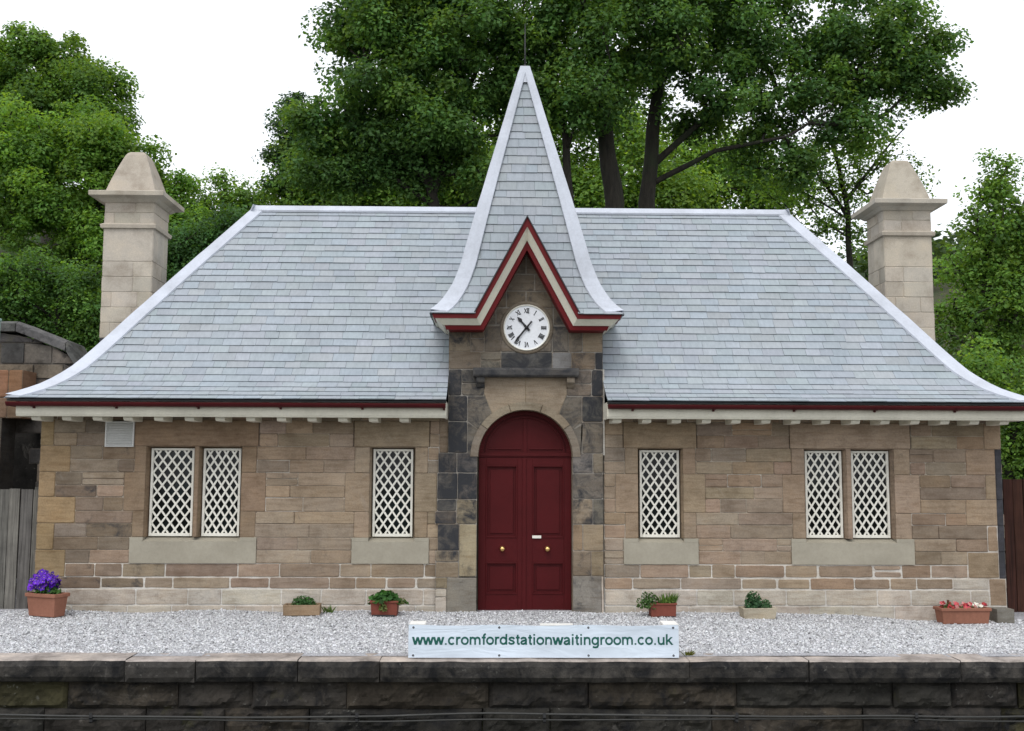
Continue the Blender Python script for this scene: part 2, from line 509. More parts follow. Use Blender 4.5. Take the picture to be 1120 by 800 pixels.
cp_px = [-2600, -2100, -1650, -1250, -900, -560, -260, -90, 136, 213, 325, 415, 755, 886, 1052, 1230, 1480, 1760, 2100, 2500, 3000]
cpx = [at(p, 735, 9.25).x for p in cp_px]
for x0, x1 in zip(cpx[:-1], cpx[1:]):
    mb = MB(); k = rnd.uniform(.88, 1.12)
    dz = rnd.uniform(-.003, .003)
    rough_block(mb, x0 + .0035, x1 - .0035, -.185 + dz, -.012 + dz, 9.25 + rnd.uniform(-.006, .006), 9.585, .016,
                (.05 * k, .046 * k, .042 * k, rnd.uniform(.26, .4)), (.36 * k, .315 * k, .285 * k, .02), .02, .04)
    mb.build('coping_stone', M['rough'], pw, smooth=False)
mb = MB()
zc = [-.19, -.43, -.70, -.98]
for zt, zb in zip(zc[:-1], zc[1:]):
    x = cpx[3] - rnd.uniform(0, .5)
    while x < cpx[-4]:
        wd = rnd.uniform(.5, 1.5)
        base = rnd.choice([(.036, .032, .028), (.029, .027, .024), (.043, .036, .028), (.033, .031, .027), (.046, .042, .022)])
        rough_block(mb, x + .003, x + wd - .003, zb + .003, zt - .003, 9.36 + rnd.uniform(-.012, .012), 9.45, .075, (*base, rnd.uniform(.2, .36)), res=.03)
        x += wd
mb.face([(cpx[0], 9.44, -.19), (cpx[-1], 9.44, -.19), (cpx[-1], 9.44, -.99), (cpx[0], 9.44, -.99)], (.03, .028, .026, .2))
mb.build('masonry', M['rough'], pw)

# signalling cables slung along the wall
for (zz, rr, yy, lab) in ((-.452, .0095, 9.235, 'thick black cable slung along the dark platform wall, upper of two'), (-.488, .007, 9.24, 'thin black cable sagging along the platform wall, lower of two')):
    pts = []
    for i in range(160):
        x = -7 + i * .092
        pts.append((x, yy + .004 * math.sin(x * 2.2), zz + .012 * math.sin(x * 1.1 + zz * 40) - .008 * abs(math.sin(x * .9)) + .012 * noise.noise(Vector((x, zz, 2)))))
    mb = MB(); mb.tube(pts, rr, 8)
    o = tag(mb.build('cable', M['cable'], base=(.3, yy, zz), smooth=True), lab, 'cable', 'cables along the platform wall')
    for x in (-5.1, -3.4, -1.15, .45, 2.1, 3.65, 5.2):
        mb = MB()
        mb.box(x - .012, x + .012, yy - rr - .008, 9.34, zz - rr - .022, zz - rr - .012)
        mb.box(x - .012, x + .012, yy - rr - .008, yy - rr - .002, zz - rr - .02, zz + rr + .01)
        mb.build('cable_clip', M['dark_metal'], o)

# ------------------------------------------------------------------ the station building
YW = 12.25; XC = .375; YP = YW - .03
bd = tag(empty('station_building', (XC, YW, 0)), 'single storey sandstone station waiting room with slate hipped roof and central spire', 'building')
XL, XR, YB = -5.22, 5.945, 16.45


class Wall:
    """flat ashlar: blocks with mortar joints, on a plane given by fn(u, v, out)"""
    def __init__(s, mb, fn): s.mb = mb; s.fn = fn

    def block(s, u0, u1, v0, v1, col, joint=.004, mort=(.3, .26, .2), bev=.006, proud=None, rag=None):
        pr = rnd.uniform(-.003, .004) if proud is None else proud
        f, j = s.fn, joint
        if u1 - u0 < 4 * j or v1 - v0 < 4 * j: return
        amp = min(.0045, .0012 + joint * .35) if rag is None else rag
        cr_ = min(.012, .18 * (v1 - v0), .18 * (u1 - u0)) * rnd.uniform(.5, 1.2)
        a0, a1, b0, b1 = u0 + j, u1 - j, v0 + j, v1 - j; per = []
        for p, q in (((a0 + cr_, b0), (a1 - cr_, b0)), ((a1, b0 + cr_), (a1, b1 - cr_)), ((a1 - cr_, b1), (a0 + cr_, b1)), ((a0, b1 - cr_), (a0, b0 + cr_))):
            m_ = max(1, int((abs(p[0] - q[0]) + abs(p[1] - q[1])) / .07))
            for k in range(m_ + 1): per.append((p[0] + (q[0] - p[0]) * k / m_, p[1] + (q[1] - p[1]) * k / m_))
        cu_, cv_ = (u0 + u1) / 2, (v0 + v1) / 2; sd = rnd.uniform(0, 99)
        per = [(u + amp * noise.noise(Vector((u * 9, v * 9, sd))) * 1.6, v + amp * noise.noise(Vector((u * 9, v * 9, sd + 9))) * 1.6) for u, v in per]
        inn = [(u - bev * max(-1, min(1, (u - cu_) / (abs(a1 - a0) / 2 - .02 + 1e-6))) ** 3, v - bev * max(-1, min(1, (v - cv_) / (abs(b1 - b0) / 2 - .012 + 1e-6))) ** 3) for u, v in per]
        n = len(per); tu, tv = rnd.uniform(-.003, .003), rnd.uniform(-.003, .003)
        vs = [f(u, v, -.008) for u, v in per] + [f(u, v, -.0005 + pr * .5) for u, v in per] + [f(u, v, .004 + pr + tu * (u - cu_) / (u1 - u0) + tv * (v - cv_) / (v1 - v0)) for u, v in inn]
        fs = [tuple(range(2 * n, 3 * n))]
        for a_ in range(n):
            b_ = (a_ + 1) % n
            fs += [(a_, b_, b_ + n, a_ + n), (a_ + n, b_ + n, b_ + 2 * n, a_ + 2 * n)]
        s.mb.mesh(vs, fs, col)
        s.mb.face([f(u, v, -.0035) for u, v in ((u0, v0), (u1, v0), (u1, v1), (u0, v1))], mort)

    def poly(s, pts, col, joint=.005, mort=(.3, .26, .2), proud=0.0, back=True):
        n = len(pts); f = s.fn
        ar = sum(pts[i][0] * pts[(i + 1) % n][1] - pts[(i + 1) % n][0] * pts[i][1] for i in range(n))
        if ar < 0: pts = pts[::-1]
        inn = []
        for i in range(n):
            p, q, r = Vector(pts[i - 1]), Vector(pts[i]), Vector(pts[(i + 1) % n])
            d1 = (q - p).normalized(); d2 = (r - q).normalized()
            n1 = Vector((-d1.y, d1.x)); n2 = Vector((-d2.y, d2.x)); m_ = n1 + n2
            m_ = m_ / max(.25, m_.dot(n1)) if m_.length > 1e-6 else n1
            inn.append(q + m_ * (joint + .003))
        vs = [f(p.x, p.y, -.006) for p in inn] + [f(p.x, p.y, .003 + proud) for p in inn]
        fs = [tuple(range(n, 2 * n))] + [(i, (i + 1) % n, (i + 1) % n + n, i + n) for i in range(n)]
        s.mb.mesh(vs, fs, col)
        if back: s.mb.face([f(p[0], p[1], -.0035) for p in pts], mort)


ZC = [-.30, .08, .265, .395, .55, .70, .845, 1.0, 1.14, 1.30, 1.435, 1.585, 1.73, 1.885, 2.035, 2.19, 2.33]
PAL = [(.30, .23, .168), (.285, .218, .16), (.305, .24, .176), (.29, .226, .17), (.265, .21, .16), (.31, .243, .176), (.28, .224, .174)]
PALE = (.45, .405, .345)


def fill(wl, u0, u1, specials, tone=lambda u, v: 1.0, zc=ZC, pal=PAL):
    last = []
    for v0, v1 in zip(zc[:-1], zc[1:]):
        cuts = sorted((a_, min(b_, u1)) for (a_, b_, c_, d_) in specials if a_ < u1 and b_ > u0 and min(v1, d_) - max(v0, c_) > .5 * (v1 - v0))
        iv = []; x = u0
        for a_, b_ in cuts:
            if a_ > x + .02: iv.append((x, a_))
            x = max(x, b_)
        if x < u1 - .02: iv.append((x, u1))
        new = []
        for a_, b_ in iv:
            x = a_
            while x < b_ - .001:
                wd = rnd.uniform(.26, .72) if v0 > .09 else rnd.uniform(.35, .75)
                if x == a_: wd *= rnd.uniform(.5, 1)
                e = x + wd
                for q in last:
                    if abs(e - q) < .06: e = q + .09
                if b_ - e < .16: e = b_
                if v0 < .2: col = jit(PALE, .07, .03); mort = (.60, .58, .54); jn = .006 if v1 < .1 else .008
                elif v0 < .5: col = jit(rnd.choice(pal), .16, .05); mort = (.60, .57, .52) if u0 < 4 else (.5, .46, .4); jn = rnd.choice([.004, .007, .010, .013])
                else:
                    col = jit(rnd.choice(pal), .13, .05); mort = rnd.choice([(.27, .21, .155), (.17, .13, .10), (.37, .32, .26), (.33, .28, .22), (.40, .36, .30)]); jn = rnd.uniform(.002, .0045)
                    if rnd.random() < .05: mort = (.52, .48, .43); jn = .006
                k = tone((x + e) / 2, (v0 + v1) / 2) if v0 > .2 else 1
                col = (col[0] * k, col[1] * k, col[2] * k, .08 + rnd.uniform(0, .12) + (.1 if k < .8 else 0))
                if v1 - v0 > .12 and v0 > .3 and rnd.random() < .12 and e - x < .5:      # two thin stones in one course
                    vm = v0 + (v1 - v0) * rnd.uniform(.42, .6)
                    wl.block(x, e, v0, vm, jit(col, .1), jn, mort); wl.block(x, e, vm, v1, jit(col, .1), jn, mort)
                else:
                    wl.block(x, e, v0, v1, col, jn, mort)
                new.append(e); x = e
        last = new


mb = MB()
front = Wall(mb, lambda u, v, o: (u, YW - o, v))
# windows: (opening x0, x1); frames sit a hand's breadth back in the stone
ZB, ZT = .845, 1.885
WINS = [(-4.0, -3.445), (-3.395, -2.905), (-1.425, -.905), (1.685, 2.205), (3.63, 4.12), (4.175, 4.675)]
SUR = [(-4.155, -2.71, [(-4.0, -3.445), (-3.395, -2.905)]), (-1.62, -.735, [(-1.425, -.905)]), (1.51, 2.375, [(1.685, 2.205)]), (3.455, 4.885, [(3.63, 4.12), (4.175, 4.675)])]
spec = []
sc_ = (.30, .225, .155)
for n_, (a_, b_, ops) in enumerate(SUR):
    sc_ = [(.255, .185, .125), (.31, .24, .17), (.31, .235, .165), (.315, .24, .175)][n_]
    front.block(a_ + .005, b_ - .005, ZT, 2.19, jit((*sc_, .12), .05), .0035, (.2, .15, .11)); spec.append((a_, b_, ZT, 2.19))
    spec.append((a_, b_, .55, ZB))                                    # the sill is its own part
    spec.append((ops[0][0], ops[-1][1], ZB, ZT))
    for lo, hi, wd in ((ZB, 1.14, 0), (1.14, 1.585, 1), (1.585, ZT, 0)):
        l_ = a_ - (.09 if wd else -.02); r_ = b_ + (.09 if wd else -.02)
        front.block(l_, ops[0][0], lo, hi, jit((*sc_, .13), .09), .003, (.22, .17, .12)); spec.append((l_, ops[0][0], lo, hi))
        front.block(ops[-1][1], r_, lo, hi, jit((*sc_, .15), .09), .003, (.22, .17, .12)); spec.append((ops[-1][1], r_, lo, hi))
    if len(ops) == 2:
        front.block(ops[0][1], ops[1][0], ZB, ZT, jit((*sc_, .2), .06), 0.0, (.22, .17, .12), .008)
    for o0, o1 in ops:                                                # stone reveals and the head of each opening
        c_ = jit((*sc_, .2), .06)
        mb.face([(o0, YW - .002, ZB), (o0 + .022, YW + .17, ZB), (o0 + .022, YW + .17, ZT), (o0, YW - .002, ZT)], c_)
        mb.face([(o1, YW - .002, ZT), (o1 - .022, YW + .17, ZT), (o1 - .022, YW + .17, ZB), (o1, YW - .002, ZB)], c_)
        mb.face([(o0, YW - .002, ZT), (o0, YW + .17, ZT - .02), (o1, YW + .17, ZT - .02), (o1, YW - .002, ZT)], c_)
# corner quoins
yq = (.31, .225, .13)
for i, (lo, hi, wd) in enumerate([(.395, .70, .34), (.70, 1.0, .2), (1.0, 1.30, .43), (1.30, 1.585, .19), (1.585, 1.885, .35), (1.885, 2.19, .15)]):
    front.block(XL, XL + wd, lo, hi, jit((*yq, .08), .1), .004, (.27, .21, .14)); spec.append((XL, XL + wd, lo, hi))
for i, (lo, hi, wd) in enumerate([(.08, .395, .2), (.395, .70, .44), (.70, 1.0, .2), (1.0, 1.30, .44), (1.30, 1.585, .2), (1.585, 1.885, .42), (1.885, 2.19, .2)]):
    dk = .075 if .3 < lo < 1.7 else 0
    wm = (.52, .48, .43) if lo < .9 else (.27, .21, .16)
    front.block(XR - wd, XR - dk, lo, hi, jit((.30, .225, .155, .06), .07), .009 if lo < .9 else .004, wm)
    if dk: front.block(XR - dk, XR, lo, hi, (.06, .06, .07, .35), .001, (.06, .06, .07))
    spec.append((XR - wd, XR, lo, hi))
front.block(XR - .62, XR - .2, .265, .395, jit((*PALE, .05), .05), .009, (.52, .48, .43)); spec.append((XR - .62, XR - .2, .265, .395))
mb.box(XR - .23, XR - .035, 12.02, 12.235, -.3, .075, (.20, .19, .165, .18))      # plinth stone at the corner


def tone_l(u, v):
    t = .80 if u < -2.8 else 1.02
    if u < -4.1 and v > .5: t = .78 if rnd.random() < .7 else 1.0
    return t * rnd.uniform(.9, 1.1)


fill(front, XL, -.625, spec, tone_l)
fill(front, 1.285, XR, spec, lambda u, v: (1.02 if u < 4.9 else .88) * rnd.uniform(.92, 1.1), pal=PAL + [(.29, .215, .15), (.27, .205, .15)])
for z0, z1 in ((1.82, 2.0), (2.0, 2.19), (2.19, 2.33)): front.block(-.625, -.522, z0, z1, jit((.24, .19, .14, .15), .1), .003, (.2, .16, .12))
mb.box(1.2752 + .001, 1.2752 + .018, YP + .004, YP + .03, 1.80, 2.80, (.50, .48, .44, 0))
# end walls and the back
left = Wall(mb, lambda u, v, o: (XL - o, u, v)); right = Wall(mb, lambda u, v, o: (XR + o, YW + YB - u, v)); back = Wall(mb, lambda u, v, o: (XL + XR - u, YB + o, v))
left = Wall(mb, lambda u, v, o: (XL - o, YW + YB - u, v)); right = Wall(mb, lambda u, v, o: (XR + o, u, v))
fill(left, YW, YB, [(YB - .1, YB, 9, 9)]); fill(right, YW, YB, [(YB - .1, YB, 9, 9)]); fill(back, XL, XR, [(0, 0, 9, 9)])

# the projecting porch bay
YP = YW - .03
bay = Wall(mb, lambda u, v, o: (u, YP - o, v))
bx_ = lambda px: -.525 + (px - 491.2) * .01071
bz_ = lambda py: 2.092 + (470 - py) * (.01046 if py > 470 else .01074)
D_ = (.125, .11, .095, .45); G_ = (.165, .145, .12, .33); B_ = (.27, .215, .15, .20); N_ = (.19, .155, .118, .30); MX = (.27, .22, .16, .36); GR = (.21, .20, .165, .2)
lm = (.27, .25, .222)
blocks = [
    (491.2, 515, 357, 385.5, N_), (515, 530, 357, 371, N_), (515, 530, 371, 385.5, N_), (530, 548, 357, 385.5, G_), (548, 604, 357, 385.5, G_), (604, 622, 357, 385.5, G_), (622, 637, 357, 385.5, N_), (637, 659.3, 357, 385.5, B_),
    (491.2, 526, 385.5, 404.5, (.15, .125, .10, .2)), (526, 548, 385.5, 395, G_), (526, 548, 395, 404.5, G_), (548, 604, 385.5, 404.5, (.10, .098, .095, .40)), (604, 625, 385.5, 404.5, (.22, .21, .2, .1)), (625, 651, 385.5, 404.5, N_), (651, 659.3, 385.5, 404.5, D_),
    (491.2, 505.5, 404.5, 433.5, D_), (505.5, 530, 404.5, 420, G_), (505.5, 530, 420, 433.5, G_), (620, 647, 404.5, 420, G_), (620, 647, 420, 433.5, N_), (647, 659.3, 404.5, 433.5, D_),
    (530, 620, 404.5, 413, G_),
    (491.2, 512, 433.5, 461.5, D_), (636.4, 659.3, 433.5, 461.5, (.12, .11, .10, .40)),
    (491.2, 512, 461.5, 496, D_), (636.4, 659.3, 461.5, 496, G_),
    (481, 501, 496, 518, D_), (501, 523, 496, 518, (.13, .12, .11, .42)), (480, 502, 518, 547, D_), (502, 523, 518, 547, D_), (480, 501, 547, 560, (.13, .12, .11, .42)), (501, 523, 547, 574, MX), (478, 501, 560, 574, D_),
    (481, 504, 574, 603, D_), (504, 523, 574, 631, (.33, .27, .18, .22)), (479, 504, 603, 615, MX), (479, 504, 615, 632, B_), (479, 492, 632, 644, B_),
    (491.2, 523, 632, 682, GR), (479, 491.2, 644, 653, PALE), (479, 491.2, 653, 682, PALE),
    (626, 648, 496, 518, (.16, .15, .14, .34)), (648, 659.3, 496, 518, N_), (626, 659.3, 518, 546, (.155, .14, .12, .34)), (626, 648, 546, 574, MX), (648, 659.3, 546, 574, G_),
    (626, 637, 574, 603, (.24, .18, .12, .26)), (637, 659.3, 574, 603, (.26, .2, .135, .16)), (626, 646, 603, 630, (.22, .175, .125, .26)), (646, 659.3, 603, 630, B_), (626, 657, 630, 682, (.22, .21, .18, .24)), (657, 659.3, 630, 682, PALE),
]
for x0, x1, y0, y1, cl_ in blocks:
    if len(cl_) == 3: cl_ = (*cl_, .05)
    bay.block(bx_(x0), bx_(x1), bz_(y1), bz_(y0), jit(cl_, .12, .04), .0045, lm if rnd.random() < .6 else (.25, .21, .17))
# sides of the bay
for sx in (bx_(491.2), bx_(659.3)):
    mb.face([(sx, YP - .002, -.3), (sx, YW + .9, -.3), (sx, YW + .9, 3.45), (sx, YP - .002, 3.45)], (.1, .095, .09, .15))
# the gable above, cut to its rake
zz = 3.32; row = 0
while zz < 4.45:
    z1 = min(zz + .2, 4.46)
    hw0 = max(0, (4.46 - zz) * .55); hw1 = max(0, (4.46 - z1) * .55)
    cutx = [-.9, -.35 + .12 * (row % 2), .1 - .1 * (row % 2), .32, .9]
    for a_, b_ in zip(cutx[:-1], cutx[1:]):
        pts = [(max(a_, -hw0), zz), (min(b_, hw0), zz), (min(b_, hw1), z1), (max(a_, -hw1), z1)]
        if pts[1][0] - pts[0][0] < .04: continue
        if pts[2][0] - pts[3][0] < .012: pts = [pts[0], pts[1], ((pts[2][0] + pts[3][0]) / 2, z1)]
        bay.poly([(XC + p[0], p[1]) for p in pts], jit((.185, .152, .115, .29), .12), .004, lm)
    zz += .2; row += 1
mb.face([(bx_(491.2), YP + .006, 3.3), (bx_(659.3), YP + .006, 3.3), (bx_(659.3), YP + .006, 3.42), (XC + .56, YP + .006, 3.42), (XC, YP + .006, 4.46), (XC - .56, YP + .006, 3.42), (bx_(491.2), YP + .006, 3.42)], lm)
# arch: voussoirs, spandrels and the tympanum stone under the shelf
XA, ZA, RA = XC - .002, 1.775, .545
NV = 5
for k in range(NV):
    a0, a1 = math.pi * k / NV, math.pi * (k + 1) / NV
    arc = [(XA + (RA + .098) * math.cos(a0 + (a1 - a0) * i / 5), ZA + (RA + .098) * math.sin(a0 + (a1 - a0) * i / 5)) for i in range(6)]
    inn_ = [(XA + RA * math.cos(a1 - (a1 - a0) * i / 5), ZA + RA * math.sin(a1 - (a1 - a0) * i / 5)) for i in range(6)]
    bay.poly(arc + inn_, jit((.265, .22, .165, .14) if 0 < k < NV - 1 else (.22, .19, .15, .16), .05), .0012, (.2, .16, .12), .008)
for k in range(40):                                                  # the arch soffit and the jamb reveals
    a0, a1 = math.pi * k / 40, math.pi * (k + 1) / 40
    p0 = (XA + RA * math.cos(a0), ZA + RA * math.sin(a0)); p1 = (XA + RA * math.cos(a1), ZA + RA * math.sin(a1))
    mb.face([(p0[0], YP - .01, p0[1]), (p1[0], YP - .01, p1[1]), (p1[0], YP + .2, p1[1]), (p0[0], YP + .2, p0[1])], (.27, .215, .15, .14))
for sgn in (-1, 1):
    mb.face([(XA + sgn * RA, YP - .004, -.1), (XA + sgn * RA, YP + .2, -.1), (XA + sgn * RA, YP + .2, ZA), (XA + sgn * RA, YP - .004, ZA)], (.26, .215, .16, .16))
RO = RA + .088


def arcpts(a0, a1, n=10): return [(XA + RO * math.cos(a0 + (a1 - a0) * i / n), ZA + RO * math.sin(a0 + (a1 - a0) * i / n)) for i in range(n + 1)]


lx, rx = bx_(512), bx_(636.4)
aL, aR = R(128), R(52)
zt_ = bz_(413); zm = bz_(433.5)
bay.poly([(bx_(530), zt_)] + [(bx_(530), zm + .02)] + arcpts(aL, R(90)) + [(XA, zt_)], (.29, .235, .175, .12), .0012, (.3, .24, .16))
bay.poly([(XA, zt_)] + arcpts(R(90), aR) + [(bx_(620), zm + .02), (bx_(620), zt_)], (.285, .23, .17, .12), .0012, (.3, .24, .16))
bay.poly([(lx, zm)] + [(lx, bz_(461.5))] + arcpts(R(150), aL) + [(bx_(530), zm + .02), (bx_(530), zm)], G_, .0035, lm)
bay.poly([(lx, bz_(461.5)), (lx, bz_(496))] + arcpts(R(180), R(150)), (.15, .135, .115, .34), .0035, lm)
bay.poly([(rx, bz_(461.5)), (rx, zm), (bx_(620), zm), (bx_(620), zm + .02)] + arcpts(aR, R(30)), G_, .0035, lm)
bay.poly([(bx_(636.4), bz_(496)), (bx_(636.4), bz_(461.5)), (rx, bz_(461.5))] + arcpts(R(30), R(0)), (.15, .135, .115, .3), .0035, lm)
# step under the door, black sheet standing for the darkness of the rooms
mb.box(XA - RA, XA + RA, YP + .02, YP + .3, -.3, -.012, (.26, .24, .2, .2))
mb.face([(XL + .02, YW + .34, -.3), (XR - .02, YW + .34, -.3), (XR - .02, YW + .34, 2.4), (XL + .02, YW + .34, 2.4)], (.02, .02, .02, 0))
mb.build('wall', M['stone'], bd)

# clock surround, shelf
mb = MB(); CZ, CR = 3.285, .268
mb.lathe([(CR, .02), (CR, -.008), (CR + .012, -.016), (CR + .03, -.018), (CR + .044, -.010), (CR + .046, .02)], XC + .008, YP, CZ, 'y', 48, (.19, .16, .125, .16))
mb.build('clock_surround', M['stone'], bd, smooth=True)
mb = MB()
mb.prism([(YP + .01, bz_(413.5)), (YP - .10, bz_(413.5)), (YP - .12, bz_(411.5)), (YP - .12, bz_(406)), (YP - .10, bz_(404)), (YP + .01, bz_(402.6))], bx_(518), bx_(632.5), 'x', (.09, .086, .082, .34))
mb.build('door_hood', M['stone'], bd, bevel=.006)
for c0, c1 in ((521.5, 530.5), (619.5, 628)):
    mb = MB()
    z0, z1 = bz_(426), bz_(413.5) - .002
    pr = [(YP + .01, z1), (YP - .085, z1), (YP - .085, z1 - .045)] + [(YP - .085 + .035 * (1 - math.cos(t)), z1 - .045 - .03 * math.sin(t)) for t in (.4, .9, 1.4)] + [(YP - .03, z0 + .02), (YP + .01, z0)]
    mb.prism(pr, bx_(c0), bx_(c1), 'x', (.20, .165, .125, .18) if c0 > 600 else (.10, .092, .082, .36)); mb.build('corbel', M['stone'], bd, bevel=.004)

# sills
for a_, b_, ops in SUR:
    mb = MB()
    mb.box(a_, b_, YW - .016, YW + .1, .55, ZB - .045)
    mb.box(a_, ops[0][0] - .004, YW - .016, YW + .1, ZB - .045, ZB)
    mb.box(ops[-1][1] + .004, b_, YW - .016, YW + .1, ZB - .045, ZB)
    l_, r_ = ops[0][0] - .004, ops[-1][1] + .004
    mb.prism([(YW - .016, ZB - .045), (YW + .17, ZB - .045), (YW + .17, ZB + .01)], l_, r_, 'x')
    mb.build('window_sill', M['sill'], bd, bevel=.003)


def clip_seg(p, d, x0, x1, z0, z1):
    t0, t1 = -1e9, 1e9
    for pp, dd, lo, hi in ((p[0], d[0], x0, x1), (p[1], d[1], z0, z1)):
        a_, b_ = (lo - pp) / dd, (hi - pp) / dd
        if a_ > b_: a_, b_ = b_, a_
        t0, t1 = max(t0, a_), min(t1, b_)
    return (t0, t1) if t1 - t0 > .01 else None


for (o0, o1) in WINS:
    x0, x1, z0, z1 = o0 + .028, o1 - .028, ZB + .006, ZT - .022
    yf = YW + .085
    mb = MB(); fw = .026
    mb.box(x0, x0 + fw, yf, yf + .05, z0, z1); mb.box(x1 - fw, x1, yf, yf + .05, z0, z1)
    mb.box(x0 + fw, x1 - fw, yf, yf + .05, z1 - fw, z1); mb.box(x0 + fw, x1 - fw, yf - .004, yf + .05, z0, z0 + fw + .008)
    win = mb.build('window', M['white_lattice'], bd, bevel=.003)
    mb = MB()
    a0, a1, c0, c1 = x0 + fw, x1 - fw, z0 + fw + .008, z1 - fw
    px_, pz_ = (a1 - a0) / 4.12, .1445
    for sg, dy in ((1, 0), (-1, .006)):
        d = Vector((px_, sg * pz_)).normalized(); nr = Vector((-d.y, d.x)) * .0104
        sp = px_
        k = -24
        while k < 30:
            p = (a0 + k * sp + (.02 if sg > 0 else .02 + sp * .0), c0 if sg > 0 else c1)
            r_ = clip_seg(p, d, a0, a1, c0, c1)
            if r_:
                e0, e1 = Vector(p) + d * r_[0], Vector(p) + d * r_[1]
                mb.prism([e0 + nr, e0 - nr, e1 - nr, e1 + nr], yf + .012 + dy, yf + .022 + dy, 'y')
            k += 1
    mb.build('lattice', M['white_lattice'], win)
    mb = MB(); mb.face([(a0 - .01, yf + .034, c0 - .01), (a1 + .01, yf + .034, c0 - .01), (a1 + .01, yf + .034, c1 + .01), (a0 - .01, yf + .034, c1 + .01)])
    mb.build('pane', M['glass'], win)

# air brick cover
mb = MB(); x0, x1, z0, z1 = -4.475, -4.145, 1.875, 2.165
mb.box(x0, x0 + .014, YW - .03, YW - .006, z0, z1); mb.box(x1 - .014, x1, YW - .03, YW - .006, z0, z1)
mb.box(x0 + .014, x1 - .014, YW - .03, YW - .006, z1 - .014, z1); mb.box(x0 + .014, x1 - .014, YW - .03, YW - .006, z0, z0 + .014)
mb.box(x0 + .014, x1 - .014, YW - .012, YW - .007, z0 + .014, z1 - .014, (.4, .4, .4))
vent = mb.build('vent_cover', M['vent'], bd)
mb = MB(); n_ = 13
for i in range(n_):
    zq = z0 + .02 + (z1 - z0 - .035) * i / n_
    mb.prism([(YW - .027, zq), (YW - .0275, zq + .004), (YW - .014, zq + .018), (YW - .013, zq + .014)], x0 + .014, x1 - .014, 'x')
mb.build('slats', M['vent'], vent)

# door
YD = YP + .17
mb = MB()
xl, xr = XA - RA, XA + RA
zt0, zt1 = 1.77, 1.83                                            # transom
mb.box(xl, xr, YD - .028, YD + .03, zt0, zt1)
mb.box(xl, xr, YD - .04, YD - .028, zt0 + .018, zt0 + .034)
arc = [(XA + RA * math.cos(math.pi * i / 32), ZA + .055 + (RA - .055) * math.sin(math.pi * i / 32)) for i in range(33)]
mb.prism(arc, YD, YD + .04, 'y')
for (ro, ri, y0) in ((RA, RA - .055, YD - .028), (RA - .075, RA - .10, YD - .016)):     # the bent frame and a moulding inside it
    for k in range(32):
        a0, a1 = math.pi * k / 32, math.pi * (k + 1) / 32
        f_ = (RA - .055) / RA
        q = [(XA + r * math.cos(t), ZA + .055 + f_ * r * math.sin(t)) for r, t in ((ro, a0), (ro, a1), (ri, a1), (ri, a0))]
        mb.prism(q, y0, YD + .002, 'y')
mb.box(xl + .11, XA - .05, YD - .014, YD, zt1 + .035, zt1 + .05); mb.box(XA + .05, xr - .11, YD - .014, YD, zt1 + .035, zt1 + .05)
mb.box(XA - .022, XA + .022, YD - .012, YD, zt1, ZA + RA - .09)
door = mb.build('door', M['door'], bd, bevel=.003)
for sgn in (-1, 1):
    a_, b_ = (xl + .004, XA - .002) if sgn < 0 else (XA + .002, xr - .004)
    mb = MB(); bt = -.012
    mb.box(a_, b_, YD + .002, YD + .035, bt, zt0 - .003)
    sw = .085
    mb.box(a_, a_ + sw, YD - .024, YD + .002, bt, zt0 - .003); mb.box(b_ - sw, b_, YD - .024, YD + .002, bt, zt0 - .003)
    for r0, r1 in ((bt, .195), (.56, .84), (1.68, zt0 - .003)):
        mb.box(a_ + sw, b_ - sw, YD - .024, YD + .002, r0, r1)
    for r0, r1 in ((.195, .56), (.84, 1.68)):                        # moulded edges and fielded panel
        e = .016
        mb.box(a_ + sw, a_ + sw + e, YD - .032, YD + .002, r0, r1); mb.box(b_ - sw - e, b_ - sw, YD - .032, YD + .002, r0, r1)
        mb.box(a_ + sw + e, b_ - sw - e, YD - .032, YD + .002, r0, r0 + e); mb.box(a_ + sw + e, b_ - sw - e, YD - .032, YD + .002, r1 - e, r1)
        mb.box(a_ + sw + .05, b_ - sw - .05, YD - .010, YD + .001, r0 + .05, r1 - .05)
    if sgn < 0: mb.box(b_ - .028, b_ + .016, YD - .036, YD - .025, bt, zt0 - .004)         # cover strip on the meeting stile
    mb.build('door_leaf', M['door'], door, bevel=.003)
    kx = XA + sgn * .262
    mb = MB(); mb.lathe([(0, -.072), (.014, -.071), (.027, -.062), (.032, -.048), (.026, -.034), (.013, -.028), (.012, -.014), (.03, -.010), (.032, 0)], kx, YD - .024, .715, 'y', 20)
    mb.build('door_knob', M['brass'], door, smooth=True)
mb = MB(); mb.box(XA + .085, XA + .19, YD - .042, YD - .033, .835, .868); mb.build('letter_plate', M['white_lattice'], door, bevel=.003)

# ------------------------------------------------------------------ main roof
RID = (Vector((-3.30, 14.35)), Vector((4.05, 14.35)))
EAV = (Vector((-5.42, 11.755)), Vector((6.115, 11.755)), Vector((6.115, 16.945)), Vector((-5.42, 16.945)))
PROF = [(0, 5.215), (.2, 4.59), (.41, 3.925), (.52, 3.572), (.643, 3.17), (.72, 2.925), (.78, 2.752), (.83, 2.64), (.885, 2.545), (.94, 2.472), (1.0, 2.41)]


def prof(P, t):
    for (a_, za), (b_, zb) in zip(P[:-1], P[1:]):
        if t <= b_: return za + (zb - za) * (t - a_) / (b_ - a_)
    return P[-1][1]


def hip(r, e, P): return lambda t: Vector((r.x + (e.x - r.x) * t, r.y + (e.y - r.y) * t, prof(P, t)))


